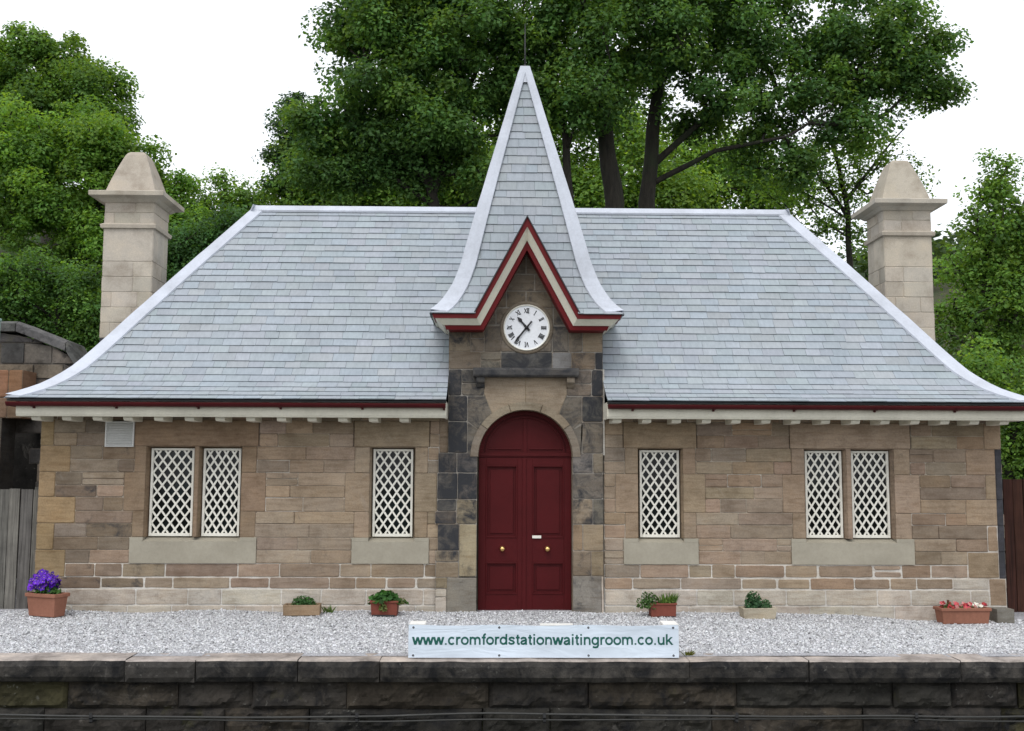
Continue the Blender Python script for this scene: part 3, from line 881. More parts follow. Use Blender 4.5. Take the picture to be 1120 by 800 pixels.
def slates(mb, A, B, gauge, wmin, wmax, holes=None, tmin=0.0, base=(.298, .330, .362), deck=None, deckcol=(.16, .18, .2)):
    """slates laid in courses between the hips A(t), B(t); holes(t0, t1, L) gives spans (in metres along the course) left out"""
    S = [tmin + (1 - tmin) * i / 200 for i in range(201)]
    mid = [(A(t) + B(t)) / 2 for t in S]; cum = [0]
    for p, q in zip(mid[:-1], mid[1:]): cum.append(cum[-1] + (q - p).length)
    n = max(2, int(round(cum[-1] / gauge))); ts = []
    for i in range(n + 1):
        target = cum[-1] * i / n
        k = next(j for j in range(len(cum)) if cum[j] >= target - 1e-9); ts.append(S[k])
    e = (B(1) - A(1)); e.normalize()
    for t0, t1 in zip(ts[:-1], ts[1:]):
        a0, b0, a1, b1 = A(t0), B(t0), A(t1), B(t1)
        dn = (a1 + b1 - a0 - b0).normalized(); nr = e.cross(dn) * -1
        if nr.z < 0: nr = -nr
        o_ = a1                                              # distances along e measured from the lower left hip
        xa0, xb0, xa1, xb1 = (a0 - o_).dot(e), (b0 - o_).dot(e), 0.0, (b1 - o_).dot(e)
        spans = [(min(xa0, xa1), max(xb0, xb1))]
        if holes:
            for h0, h1 in holes(t0, t1, o_):
                ns = []
                for s0, s1 in spans:
                    if h0 > s0: ns.append((s0, min(s1, h0)))
                    if h1 < s1: ns.append((max(s0, h1), s1))
                spans = [q for q in ns if q[1] - q[0] > .01]
        P0 = a0 - e * xa0                                     # foot points of distance zero on the upper and lower line
        over = dn * .018
        for s0, s1 in spans:
            if deck is not None:
                f = lambda x, P, lo, hi: P + e * min(max(x, lo), hi) - nr * .012
                deck.face([f(s0, P0, xa0, xb0), f(s0, o_, xa1, xb1), f(s1, o_, xa1, xb1), f(s1, P0, xa0, xb0)], deckcol)
            x = s0 + rnd.uniform(-.2, 0)
            while x < s1:
                wd = rnd.uniform(wmin, wmax)
                u0, u1 = max(x, s0), min(x + wd - .003, s1); x += wd
                tp0, tp1 = min(max(u0, xa0), xb0), min(max(u1, xa0), xb0)
                bt0, bt1 = min(max(u0, xa1), xb1), min(max(u1, xa1), xb1)
                if bt1 - bt0 < .01: continue
                th = rnd.uniform(.006, .010); dr = rnd.uniform(-.003, .004); l1, l2 = rnd.uniform(0, .003), rnd.uniform(0, .003)
                p = [P0 + e * tp0, P0 + e * tp1, o_ + e * bt1 + over + dn * dr, o_ + e * bt0 + over + dn * dr]
                up = [p[0] - nr * .002, p[1] - nr * .002, p[2] + nr * (th + l1), p[3] + nr * (th + l2)]
                lo = [p[2] + nr * (l1 - .002), p[3] + nr * (l2 - .002)]
                k = rnd.choice([.95, .98, 1, 1.02, 1.05]) * rnd.uniform(.97, 1.03)
                col = (base[0] * k * rnd.uniform(.97, 1.04), base[1] * k, base[2] * k * rnd.uniform(.97, 1.03), 0)
                mb.face(up, col); mb.face([up[3], up[2], lo[0], lo[1]], (col[0] * .6, col[1] * .6, col[2] * .6, 0))
                mb.face([up[0], up[3], lo[1], p[0] - nr * .006], col); mb.face([up[2], up[1], p[1] - nr * .006, lo[0]], col)


BXL, BXR = bx_(491.2), bx_(659.3)
sl, dk = MB(), MB()
hl, hr = hip(RID[0], EAV[0], PROF), hip(RID[1], EAV[1], PROF)
hbr, hbl = hip(RID[1], EAV[2], PROF), hip(RID[0], EAV[3], PROF)


def bayhole(t0, t1, o_):
    y0 = hl(t0).y
    if y0 < YP + .1: return [(BXL - .006 - o_.x, BXR + .006 - o_.x)]
    return []


slates(sl, hl, hr, .128, .15, .30, bayhole, deck=dk)
slates(sl, hr, hbr, .128, .15, .30, None, deck=dk)
slates(sl, hbr, hbl, .128, .15, .30, None, deck=dk)
slates(sl, hbl, hl, .128, .15, .30, None, deck=dk)
roof = dk.build('roof', M['slate'], bd)
sl.build('slates', M['slate'], roof)


def flash(H, inA, inB, w0, w1, tmin=0.0, lift=.016, n=26):
    """a lead strip folded over a hip: H(t), with the directions into either slope"""
    mb = MB(); rows = []; ow_ = -(inA + inB).normalized()
    for i in range(n + 1):
        t = tmin + (1 - tmin) * i / n; p = H(t); wd = w0 + (w1 - w0) * t
        k = .004 * math.sin(i * 1.9); lift_i = .006 * (1 - (i % 7) / 7.0)
        dz = H(min(1, t + .02)) - H(max(0, t - .02)); st = abs(dz.z) / max(1e-6, Vector((dz.x, dz.y)).length)
        pa_, pb_ = -inB * min(st, 3) * lift * .9, -inA * min(st, 3) * lift * .9; p = p + Vector((0, 0, lift_i))
        rows.append([pa_ + p + inA * wd + Vector((0, 0, lift + .004)), pa_ + p + inA * (wd * .5) + Vector((0, 0, lift + .012 + k)), pa_ * .6 + pb_ * .6 + p + Vector((0, 0, lift + .022)), pb_ + p + inB * (wd * .5) + Vector((0, 0, lift + .012 - k)), pb_ + p + inB * wd + Vector((0, 0, lift + .004))])
    for r0, r1 in zip(rows[:-1], rows[1:]):
        for k in range(4): mb.face([r0[k], r0[k + 1], r1[k + 1], r1[k]])
        mb.face([r0[0], r1[0], r1[0] - Vector((0, 0, .03)), r0[0] - Vector((0, 0, .03))]); mb.face([r0[4] - Vector((0, 0, .03)), r1[4] - Vector((0, 0, .03)), r1[4], r0[4]])
    r = rows[-1]; mb.face([r[0], r[1], r[2], r[3], r[4], r[4] - Vector((0, 0, .03)), r[2] - Vector((0, 0, .03)), r[0] - Vector((0, 0, .03))])
    return mb


EX, EY = Vector((1, 0, 0)), Vector((0, 1, 0))
for H, ia, ib in ((hl, EX, EY), (hr, -EX, EY), (hbr, -EX, -EY), (hbl, EX, -EY)):
    flash(H, ia, ib, .145, .17).build('hip_flashing', M['lead'], roof)
mb = MB()
mb.prism([(14.35 - .075, 5.15), (14.35 - .08, 5.175), (14.35 - .02, 5.252), (14.35 + .02, 5.252), (14.35 + .08, 5.175), (14.35 + .075, 5.15)], RID[0].x - .03, RID[1].x + .03, 'x')
mb.build('ridge_flashing', M['lead'], roof)

# eaves: soffit, fascia, gutters, rafter ends
mb = MB(); YF = 11.84
mb.box(-5.30, BXL - .01, YF + .03, YW + .05, 2.282, 2.296); mb.box(BXR + .01, 6.0, YF + .03, YW + .05, 2.282, 2.296)
mb.box(-5.30, XL + .05, YW + .05, 16.86, 2.282, 2.296); mb.box(XR - .05, 6.0, YW + .05, 16.86, 2.282, 2.296); mb.box(XL + .05, XR - .05, YB - .05, 16.86, 2.282, 2.296)
mb.build('soffit', M['cream'], bd)
FZ0, FZ1 = 2.205, 2.395
mb = MB()
fp = [(YF, FZ0 + .012), (YF - .008, FZ0 + .03), (YF - .008, FZ1), (YF + .03, FZ1), (YF + .03, FZ0), (YF + .006, FZ0)]
mb.prism(fp, -5.335, BXL - .008, 'x'); mb.prism(fp, BXR + .008, 6.035, 'x')
mb.box(-5.335, -5.305, YF + .032, 16.86, FZ0, FZ1); mb.box(6.005, 6.035, YF + .032, 16.86, FZ0, FZ1); mb.box(-5.3, 6.0, 16.83, 16.86, FZ0, FZ1)
mb.box(BXL - .03, BXL - .008, YF + .032, YW, FZ0 + .002, FZ1); mb.box(BXR + .008, BXR + .03, YF + .032, YW, FZ0 + .002, FZ1)
mb.build('fascia', M['cream'], bd, bevel=.003)


def gutter(p0, p1, out):
    """half round gutter; out = horizontal direction away from the wall"""
    mb = MB(); r = .052; n = 9
    p0, p1 = Vector(p0), Vector(p1)
    pr = [(-r * math.cos(math.pi * i / (n - 1)), -r * math.sin(math.pi * i / (n - 1)) * .95) for i in range(n)]
    pr2 = [(a_ * .9, b_ * .88) for a_, b_ in pr]
    for q in (pr, pr2[::-1]):
        for (a0, b0), (a1, b1) in zip(q[:-1], q[1:]):
            mb.face([p0 + out * a0 + Vector((0, 0, b0)), p1 + out * a0 + Vector((0, 0, b0)), p1 + out * a1 + Vector((0, 0, b1)), p0 + out * a1 + Vector((0, 0, b1))])
    for s in (0, n - 1):
        a0, b0 = pr[s]; a1, b1 = pr2[s]
        mb.face([p0 + out * a0 + Vector((0, 0, b0)), p0 + out * a1 + Vector((0, 0, b1)), p1 + out * a1 + Vector((0, 0, b1)), p1 + out * a0 + Vector((0, 0, b0))])
    for p in (p0, p1): mb.face([p + out * a_ + Vector((0, 0, b_)) for a_, b_ in pr])
    d = (p1 - p0); L = d.length; d.normalize()
    k = .28
    ob = mb.build('gutter', M['maroon'], bd)
    while k < L:
        br = MB(); q = p0 + d * k
        for (a0, b0), (a1, b1) in zip(pr[:-1], pr[1:]):
            f = 1.12
            br.face([q - d * .014 + out * a0 * f + Vector((0, 0, b0 * f)), q + d * .014 + out * a0 * f + Vector((0, 0, b0 * f)), q + d * .014 + out * a1 * f + Vector((0, 0, b1 * f)), q - d * .014 + out * a1 * f + Vector((0, 0, b1 * f))])
        c_ = q - out * .045 + Vector((0, 0, -.05))
        br.box(c_.x - .012, c_.x + .012, c_.y - .012, c_.y + .012, c_.z - .02, c_.z + .03)
        k += .915
        br.build('gutter_bracket', M['maroon'], ob)


GZ = 2.362
gutter((-5.41, YF - .062, GZ), (BXL - .012, YF - .062, GZ), Vector((0, -1, 0)))
gutter((BXR + .012, YF - .062, GZ), (6.10, YF - .062, GZ), Vector((0, -1, 0)))
gutter((-5.39, 16.9, GZ), (-5.39, YF - .005, GZ), Vector((-1, 0, 0)))
gutter((6.09, YF - .005, GZ), (6.09, 16.9, GZ), Vector((1, 0, 0)))
# the thin dark slate edge above the gutter
for a_, b_ in ((-5.41, BXL - .008), (BXR + .008, 6.105)):
    mb = MB(); mb.box(a_, b_, 11.765, 11.84, 2.374, 2.392); mb.build('eaves_strip', M['dark_metal'], bd)

mods = [at(p, 459, 11.95).x for p in (-20 + 33.3 * i for i in range(0))]
for i in range(13):
    mods.append(at(442.5 - 33.35 * i, 459, 11.97).x)
for i in range(14):
    mods.append(at(674 + 32.4 * i, 459, 11.97).x)
for x in mods:
    mb = MB(); hw = .052
    mb.prism([(YF + .05, 2.28), (YF + .05, 2.19), (YF + .075, 2.163), (YW + .0, 2.163), (YW + .0, 2.28)], x - hw, x + hw, 'x')
    mb.build('rafter_end', M['cream'], bd, bevel=.004)

# ------------------------------------------------------------------ the spire over the bay
SX, SY, SH = .378, 12.985, 1.10
SP = [(0, 6.84), (.05, 6.635), (.515, 4.735), (.6, 4.365), (.672, 4.06), (.73, 3.87), (.777, 3.748), (.83, 3.635), (.879, 3.55), (.94, 3.47), (1.0, 3.412)]
ctr = Vector((SX, SY))
cs = [Vector((SX - SH, SY - SH)), Vector((SX + SH, SY - SH)), Vector((SX + SH, SY + SH)), Vector((SX - SH, SY + SH))]
hs_ = [hip(ctr, c_, SP) for c_ in cs]
sl, dk = MB(), MB()
GAP = 4.53; GHW = .605; GZB = 3.40                            # the gablet: apex height, half width at its foot, foot height


def gabhole(t0, t1, o_):
    zl = prof(SP, t1); z0 = prof(SP, t0)
    hw = GHW * (GAP - (zl * .6 + z0 * .4)) / (GAP - GZB)
    return [(SX - hw - o_.x, SX + hw - o_.x)] if hw > 0 else []


for i in range(4):
    slates(sl, hs_[i], hs_[(i + 1) % 4], .118, .14, .26, gabhole if i == 0 else None, tmin=.05, deck=dk)
dk.box(SX - .055, SX + .055, SY - .055, SY + .055, 6.6, 6.63)
spire = dk.build('spire', M['slate'], bd)
sl.build('slates', M['slate'], spire)
for i, (ia, ib) in enumerate(((EX, EY), (-EX, EY), (-EX, -EY), (EX, -EY))):
    flash(hs_[i], ia, ib, .052, .20, .05, .014).build('hip_flashing', M['lead'], spire)
mb = MB()
h_ = .068
mb.mesh([(SX + a_ * h_ * k, SY + b_ * h_ * k, z) for z, k in ((6.50, 1.75), (6.72, .95), (6.735, .9)) for a_, b_ in ((-1, -1), (1, -1), (1, 1), (-1, 1))],
        [(0, 1, 5, 4), (1, 2, 6, 5), (2, 3, 7, 6), (3, 0, 4, 7), (4, 5, 9, 8), (5, 6, 10, 9), (6, 7, 11, 10), (7, 4, 8, 11), (8, 9, 10, 11)])
mb.build('spire_cap', M['lead'], spire)
mb = MB(); mb.tube([(SX, SY, 6.72), (SX, SY, 7.0), (SX, SY, 7.32)], [.011, .009, .004], 8); mb.lathe([(.0, 0), (.022, .01), (.022, .03), (.0, .045)], SX, SY, 6.735, 'z', 10)
mb.build('finial', M['dark_metal'], spire, smooth=True)


# cornice and bargeboards: three bands that run level, up the gablet and level again
def offpath(d, ex):
    sl_ = Vector((GHW, GAP - GZB)).normalized(); nr = Vector((sl_.y, -sl_.x))     # inward of the left rake
    p0 = Vector((-GHW, GZB)) + nr * d
    zk = GZB - d
    xk = p0.x + (zk - p0.y) * sl_.x / sl_.y
    za = p0.y + (0 - p0.x) * sl_.y / sl_.x
    return [(SX - ex, zk), (SX + xk, zk), (SX, za), (SX - xk, zk), (SX + ex, zk)]


def band(d0, d1, e0, e1, yf0, yf1, yb):
    A, B = offpath(d0, e0), offpath(d1, e1); mb = MB()
    for i in range(4):
        q = [(A[i], yf0), (A[i + 1], yf0), (B[i + 1], yf1), (B[i], yf1)]
        vs = [(p[0], y, p[1]) for p, y in q] + [(p[0], yb, p[1]) for p, y in q]
        mb.mesh(vs, [(3, 2, 1, 0), (0, 1, 5, 4), (2, 3, 7, 6), (1, 2, 6, 5), (0, 4, 7, 3), (4, 5, 6, 7)])
    return mb


band(0, .052, 1.085, 1.065, 11.892, 11.892, 12.3).build('cornice_moulding', M['red'], spire)
band(.052, .122, 1.05, .965, 11.905, 11.965, 12.3).build('bargeboard', M['cream'], spire)
band(.122, .172, .945, .925, 11.975, 11.985, 12.3).build('cornice_moulding', M['red'], spire)
for s in (-1, 1):                                            # the cornice returned along the sides of the bay
    mb = MB()
    pr = [(SX + s * a_, z) for a_, z in ((1.085, 3.398), (1.085, 3.368), (1.05, 3.362), (.965, 3.275), (.93, 3.27), (.92, 3.225), (.9, 3.225), (.9, 3.398))]
    mb.prism(pr, 12.0, 13.4, 'y')
    mb.build('side_cornice', M['cream'], spire)
mb = MB()                                                    # little gablet roof running back into the spire
for s in (-1, 1):
    o0, o1 = Vector((SX + s * (GHW + .012), GZB)), Vector((SX, GAP + .02))
    i0, i1 = Vector((SX + s * GHW, GZB)), Vector((SX, GAP))
    y0, yb0, yb1 = 11.872, 12.3, 12.66
    vs = [(o0.x, y0, o0.y), (o1.x, y0, o1.y), (i1.x, y0, i1.y), (i0.x, y0, i0.y), (o0.x, yb0, o0.y), (o1.x, yb1, o1.y), (i1.x, yb1, i1.y), (i0.x, yb0, i0.y)]
    mb.mesh(vs, [(0, 1, 2, 3), (0, 4, 5, 1), (3, 2, 6, 7), (4, 7, 6, 5), (0, 3, 7, 4)], (.05, .055, .06, 0))
mb.build('gablet_roof', M['slate'], spire)
for x0, x1 in ((SX - 1.07, SX - GHW - .02), (SX + GHW + .02, SX + 1.07)):
    mb = MB(); mb.box(x0, x1, 11.9, 13.3, 3.394, 3.402); mb.build('eaves_board', M['dark_metal'], spire)

# ------------------------------------------------------------------ chimneys
def chimney(x0, x1, zs):
    y0, y1 = 13.86, 14.48
    mb = MB()
    zc = [1.9 + .205 * i for i in range(13) if 1.9 + .205 * i < zs - .45] + [zs - .38, zs - .2, zs - .05]
    pl = [(.46, .41, .345), (.49, .437, .365), (.435, .39, .325), (.48, .43, .365)]
    for fn, a_, b_ in ((lambda u, v, o: (u, y0 - o, v), x0, x1), (lambda u, v, o: (x1 + o, u, v), y0, y1), (lambda u, v, o: (x0 - o, y0 + y1 - u, v), y0, y1), (lambda u, v, o: (x0 + x1 - u, y1 + o, v), x0, x1)):
        wl = Wall(mb, fn)
        for i, (v0, v1) in enumerate(zip(zc[:-1], zc[1:])):
            t = rnd.choice([(0, .38, 1), (0, .62, 1), (0, .2, .72, 1), (0, .3, .8, 1), (0, 1)])
            for s0, s1 in zip(t[:-1], t[1:]):
                c_ = jit(rnd.choice(pl), .05, .02) if v1 > 3.5 else (.05, .05, .058, .3)
                wl.block(a_ + (b_ - a_) * s0, a_ + (b_ - a_) * s1, v0, v1, (*c_[:3], .03 if v1 > 3.5 else .3), .003, (.50, .45, .37) if v1 > 3.5 else (.06, .06, .06))
    ch = mb.build('chimney', M['newstone'], bd)
    stone = (.45, .40, .33, .03)
    mb = MB(); zb = zs - .415

    def ring(z, e): return [(x0 - e, y0 - e, z), (x1 + e, y0 - e, z), (x1 + e, y1 + e, z), (x0 - e, y1 + e, z)]

    def loft(mb, rings, col):
        n = len(mb.v); mb.v += [p for r in rings for p in r]
        for i in range(len(rings) - 1):
            for k in range(4):
                mb.f.append((n + i * 4 + k, n + i * 4 + (k + 1) % 4, n + i * 4 + 4 + (k + 1) % 4, n + i * 4 + 4 + k)); mb.c.append(c4(col))
        mb.f.append(tuple(n + len(rings) * 4 - 4 + k for k in range(4))); mb.c.append(c4(col))
        mb.f.append(tuple(n + 3 - k for k in range(4))); mb.c.append(c4(col))
    loft(mb, [ring(zb, .004), ring(zb, .035), ring(zb + .05, .045), ring(zb + .07, .008)], stone)
    mb.build('string_course', M['newstone'], ch, bevel=.004)
    mb = MB(); zq = zs - .02
    mb2 = mb
    loft(mb, [ring(zs - .07, .006), ring(zs - .062, .03), ring(zs - .025, .075), ring(zs - .006, .145), ring(zs, .165), ring(zs + .058, .168), ring(zs + .066, .155)], jit(stone, .04))
    mb.build('chimney_cap', M['newstone'], ch, bevel=.004)
    mb = MB(); xm, ym = (x0 + x1) / 2, (y0 + y1) / 2; hx, hy = (x1 - x0) / 2, (y1 - y0) / 2
    rr = []
    for z, k in ((0, 1.0), (.16, .86), (.34, .68), (.50, .50), (.575, .41), (.61, .34), (.63, .25), (.635, .1)):
        rr.append([(xm + a_ * (hx + .012) * k, ym + b_ * (hy + .012) * (k * .92 + .08), zq + .083 + z) for a_, b_ in ((-1, -1), (1, -1), (1, 1), (-1, 1))])
    loft(mb, rr, jit(stone, .05)); mb.build('chimney_top', M['newstone'], ch, bevel=.006)


chimney(-5.20, -4.545, 5.22)
chimney(5.255, 5.90, 5.20)

# ------------------------------------------------------------------ the clock
ck = tag(empty('wall_clock', (XC + .008, YP - .03, CZ - CR)), 'round white station clock with black roman numerals in the gable above the red door', 'clock')
cx_ = XC + .008; yk = YP - .012
mb = MB(); n_ = 56
mb.prism([(cx_ + (CR - .004) * math.cos(2 * math.pi * i / n_), CZ + (CR - .004) * math.sin(2 * math.pi * i / n_)) for i in range(n_)], yk, yk + .015, 'y')
mb.build('dial', M['dial'], ck)
mb = MB(); mb.lathe([(CR - .012, .004), (CR - .010, -.010), (CR - .002, -.016), (CR + .004, -.010), (CR + .004, .006)], cx_, yk, CZ, 'y', 56); mb.build('bezel', M['white_lattice'], ck, smooth=True)
GL = {'I': [((0, 0), (0, 1), .13)], 'V': [((-.28, 1), (0, 0), .15), ((.28, 1), (0, 0), .08)], 'X': [((-.28, 1), (.28, 0), .15), ((.28, 1), (-.28, 0), .08)]}
ADV = {'I': .26, 'V': .62, 'X': .62}
for h, tx in enumerate(['XII', 'I', 'II', 'III', 'IIII', 'V', 'VI', 'VII', 'VIII', 'IX', 'X', 'XI']):
    mb = MB(); a_ = math.pi / 2 - h * math.pi / 6
    up = Vector((math.cos(a_), math.sin(a_))); rt = Vector((up.y, -up.x))
    tot = sum(ADV[c_] for c_ in tx); sc1 = .056; x = -tot / 2; r0 = .172; q_ = 0
    for c_ in tx:
        x += ADV[c_] / 2
        for p, q, th in GL[c_]:
            P_ = lambda s: rt * ((x + s[0]) * sc1 * .92) + up * (r0 + s[1] * sc1 * 1.0)
            e0, e1 = P_(p), P_(q); d = (e1 - e0).normalized(); nr = Vector((-d.y, d.x)) * th * sc1 * .62
            o_ = Vector((cx_, CZ)); y1 = yk - .0012 - .0006 * q_; q_ += 1
            mb.prism([o_ + e0 + nr, o_ + e0 - nr, o_ + e1 - nr, o_ + e1 + nr], y1 - .001, yk - .0005, 'y')
        for zz in (0, 1):
            e0 = rt * ((x - .13) * sc1) + up * (r0 + zz * sc1); e1 = rt * ((x + .13) * sc1) + up * (r0 + zz * sc1); nr = up * .0028
            if c_ == 'I':
                q_ += 1; mb.prism([Vector((cx_, CZ)) + v for v in (e0 + nr, e0 - nr, e1 - nr, e1 + nr)], yk - .0022 - .0006 * q_, yk - .0005, 'y')
        x += ADV[c_] / 2
    mb.build('numeral', M['ink'], ck)


def hand(name, ang, prof_, y0):
    a_ = math.pi / 2 - ang; up = Vector((math.cos(a_), math.sin(a_))); rt = Vector((up.y, -up.x)); o_ = Vector((cx_, CZ))
    pts = [o_ + rt * w_ + up * h_ for h_, w_ in prof_] + [o_ - rt * w_ + up * h_ for h_, w_ in prof_[::-1]]
    mb = MB(); mb.prism(pts, y0 - .003, y0, 'y'); mb.build(name, M['ink'], ck)


hand('hour_hand', R((10 + 37 / 60) * 30), [(-.05, .012), (0, .014), (.07, .010), (.095, .012), (.115, .024), (.135, .016), (.165, .002)], yk - .012)
hand('minute_hand', R(37 * 6 - 3), [(-.095, .012), (-.06, .008), (0, .012), (.12, .009), (.16, .014), (.20, .007), (.235, .002)], yk - .017)
mb = MB(); mb.lathe([(0, -.012), (.018, -.011), (.022, -.004), (.022, .004)], cx_, yk - .014, CZ, 'y', 18); mb.build('hub', M['ink'], ck, smooth=True)

# ------------------------------------------------------------------ the banner on the platform edge
bn = tag(empty('banner', (.45, 9.33, 0)), 'long white vinyl banner with a green web address standing on the platform edge', 'banner')
BX0, BX1, BZ0, BZ1 = -.728, 1.628, .008, .283
mb = MB(); nu, nv = 70, 10


def by(u, v):
    x = BX0 + (BX1 - BX0) * u
    return 9.335 + .012 * v + .006 * math.sin(x * 5.1 + v * 2.5) * (1 - abs(2 * v - 1) * .6) + .004 * noise.noise(Vector((x * 3.5, v * 2, 4)))


vs = []
for j in range(nv + 1):
    for i in range(nu + 1):
        u, v = i / nu, j / nv
        z = BZ0 + (BZ1 - BZ0) * v + (.004 * math.cos(u * math.pi * 6) if v > .95 else 0)
        vs.append((BX0 + (BX1 - BX0) * u, by(u, v), z))
n0 = len(vs); vs += [(x, y + .003, z) for x, y, z in vs]
fs = [(j * (nu + 1) + i, j * (nu + 1) + i + 1, (j + 1) * (nu + 1) + i + 1, (j + 1) * (nu + 1) + i) for j in range(nv) for i in range(nu)]
fs += [tuple(n0 + q for q in f[::-1]) for f in fs]
rim = [i for i in range(nu + 1)] + [j * (nu + 1) + nu for j in range(1, nv + 1)] + [nv * (nu + 1) + i for i in range(nu - 1, -1, -1)] + [j * (nu + 1) for j in range(nv - 1, 0, -1)]
fs += [(rim[i], rim[(i + 1) % len(rim)], rim[(i + 1) % len(rim)] + n0, rim[i] + n0) for i in range(len(rim))]
mb.mesh(vs, fs); mb.build('sheet', M['vinyl'], bn, smooth=False)
for u in (.018, .335, .665, .98):
    for v in (.07, .93):
        mb = MB(); mb.lathe([(.003, -.001), (.006, -.003), (.009, -.0015), (.010, .002)], BX0 + (BX1 - BX0) * u, by(u, v) - .001, BZ0 + (BZ1 - BZ0) * v, 'y', 12)
        mb.build('eyelet', M['dark_metal'], bn, smooth=True)

def ell(cx, cy, rx, ry, a0=0, a1=360, n=18): return [(cx + rx * math.cos(R(a0 + (a1 - a0) * i / n)), cy + ry * math.sin(R(a0 + (a1 - a0) * i / n))) for i in range(n + 1)]


GLY = {
    'w': (1.45, [[(.08, 1), (.40, 0)], [(.40, 0), (.725, .98)], [(.725, .98), (1.05, 0)], [(1.05, 0), (1.37, 1)]]), 'c': (1.05, [ell(.55, .5, .40, .41, 42, 318)]), 'o': (1.15, [ell(.575, .5, .43, .41)]),
    'r': (.74, [[(.22, 0), (.22, 1)], [(.22, .55), (.29, .78), (.45, .89), (.72, .89)]]), 'm': (1.70, [[(.21, 0), (.21, 1)], [(.21, .6), (.29, .83), (.5, .91), (.75, .84), (.85, .62), (.85, 0)], [(.85, .6), (.94, .83), (1.14, .91), (1.39, .84), (1.49, .62), (1.49, 0)]]),
    'n': (1.15, [[(.22, 0), (.22, 1)], [(.22, .6), (.31, .83), (.56, .91), (.83, .85), (.93, .62), (.93, 0)]]), 'u': (1.15, [[(.93, 0), (.93, 1)], [(.22, 1), (.22, .38), (.32, .15), (.58, .09), (.84, .17), (.93, .4)]]),
    'f': (.64, [[(.64, 1.33), (.48, 1.32), (.36, 1.2), (.35, 1.05), (.35, 0)], [(.06, .91), (.62, .91)]]), 't': (.64, [[(.32, 1.28), (.32, .25), (.39, .11), (.6, .09)], [(.06, .91), (.6, .91)]]),
    'd': (1.15, [ell(.53, .5, .40, .41), [(.94, 0), (.94, 1.38)]]), 'g': (1.15, [ell(.53, .5, .40, .41), [(.94, 1), (.94, -.05), (.84, -.25), (.55, -.32), (.2, -.24)]]),
    'a': (1.06, [[(.17, .70), (.26, .85), (.5, .91), (.75, .85), (.83, .67), (.83, .15), (.88, 0)], [(.83, .58), (.5, .51), (.25, .42), (.17, .26), (.27, .12), (.48, .09), (.7, .17), (.83, .36)]]),
    's': (1.05, [[(.88, .70), (.78, .86), (.52, .91), (.28, .84), (.22, .7), (.33, .58), (.7, .46), (.84, .31), (.77, .15), (.53, .09), (.26, .14), (.14, .31)]]),
    'i': (.53, [[(.265, 0), (.265, 1)], [(.265, 1.17), (.265, 1.38)]]), 'k': (1.06, [[(.21, 0), (.21, 1.38)], [(.22, .38), (.88, 1)], [(.46, .6), (.97, 0)]]), '.': (.53, [[(.265, 0), (.265, .21)]])}
txt = 'www.cromfordstationwaitingroom.co.uk'
tw = sum(GLY[q][0] for q in txt); ux = 2.27 / tw; uz = .0665; X0 = BX0 + .035; Z0 = .118
mb = MB(); x = 0; cnt = 0
for q in txt:
    adv, sts = GLY[q]
    for st in sts:
        cnt += 1; pts = [Vector((p[0] + x, p[1])) for p in st]; n = len(pts); L_, R_ = [], []
        for i in range(n):
            d0 = (pts[i] - pts[i - 1]).normalized() if i > 0 else None; d1 = (pts[i + 1] - pts[i]).normalized() if i < n - 1 else None
            if st[0] == st[-1] or (pts[0] - pts[-1]).length < .001:
                d0 = d0 or (pts[-1] - pts[-2]).normalized(); d1 = d1 or (pts[1] - pts[0]).normalized()
            d = ((d0 or d1) + (d1 or d0)).normalized(); nr = Vector((-d.y, d.x)); k = .12 / max(.5, nr.dot(Vector((-(d1 or d0).y, (d1 or d0).x))))
            if abs((d1 or d0).x) > .2 and q in 'wk' and n == 2: nr = Vector((-1, 0)) if d.y > 0 else Vector((1, 0)); k = .155
            L_.append(pts[i] + nr * k); R_.append(pts[i] - nr * k)

        def W3(p):
            X = X0 + p.x * ux; Z = Z0 + p.y * uz
            return (X, by((X - BX0) / (BX1 - BX0), (Z - BZ0) / (BZ1 - BZ0)) - .0016 - .00012 * (cnt % 4), Z)
        for i in range(n - 1): mb.face([W3(L_[i]), W3(R_[i]), W3(R_[i + 1]), W3(L_[i + 1])])
    x += adv
mb.build('lettering', M['green_ink'], bn)
for u0, u1, y0, y1 in ((-.725, -.585, 9.40, 9.55), (1.50, 1.635, 9.37, 9.57), (.42, .71, 9.40, 9.46)):
    mb = MB(); mb.box(u0, u1, y0, y1, .015, .292 if u1 < 0 or u0 > 1 else .285); mb.build('support_block', M['white_wood'], bn, bevel=.004)
mb = MB(); mb.box(-.70, 1.60, 9.372, 9.392, .2, .24); mb.build('rail', M['white_wood'], bn)

# ------------------------------------------------------------------ small plants
def tuft(mbn, parent, cent, rad, n, size, cols, flat=.6, mat='leaf', up=.8, droop=0, seed=1, aspect=.62):
    r_ = np.random.RandomState(seed)
    u = r_.normal(size=(n, 3)); u /= np.linalg.norm(u, axis=1, keepdims=True)
    p = u * (r_.uniform(.25, 1, (n, 1)) ** .6) * np.array(rad); p[:, 2] = np.abs(p[:, 2]) - droop * (np.abs(p[:, 0]) / rad[0]) ** 2
    nm = u * .8 + np.array([0, -.2, up]) + r_.normal(size=(n, 3)) * .35
    col = np.array(cols)[r_.randint(0, len(cols), n)] * r_.uniform(.75, 1.25, (n, 1))
    col = np.concatenate([col, np.zeros((n, 1))], 1)
    v, f, c = leaves(p + np.array(cent), nm, r_.uniform(.7, 1.3, n) * size, col, aspect, rs=r_)
    o = big_mesh(mbn, v, f, c, M[mat]); o.parent = parent; return o


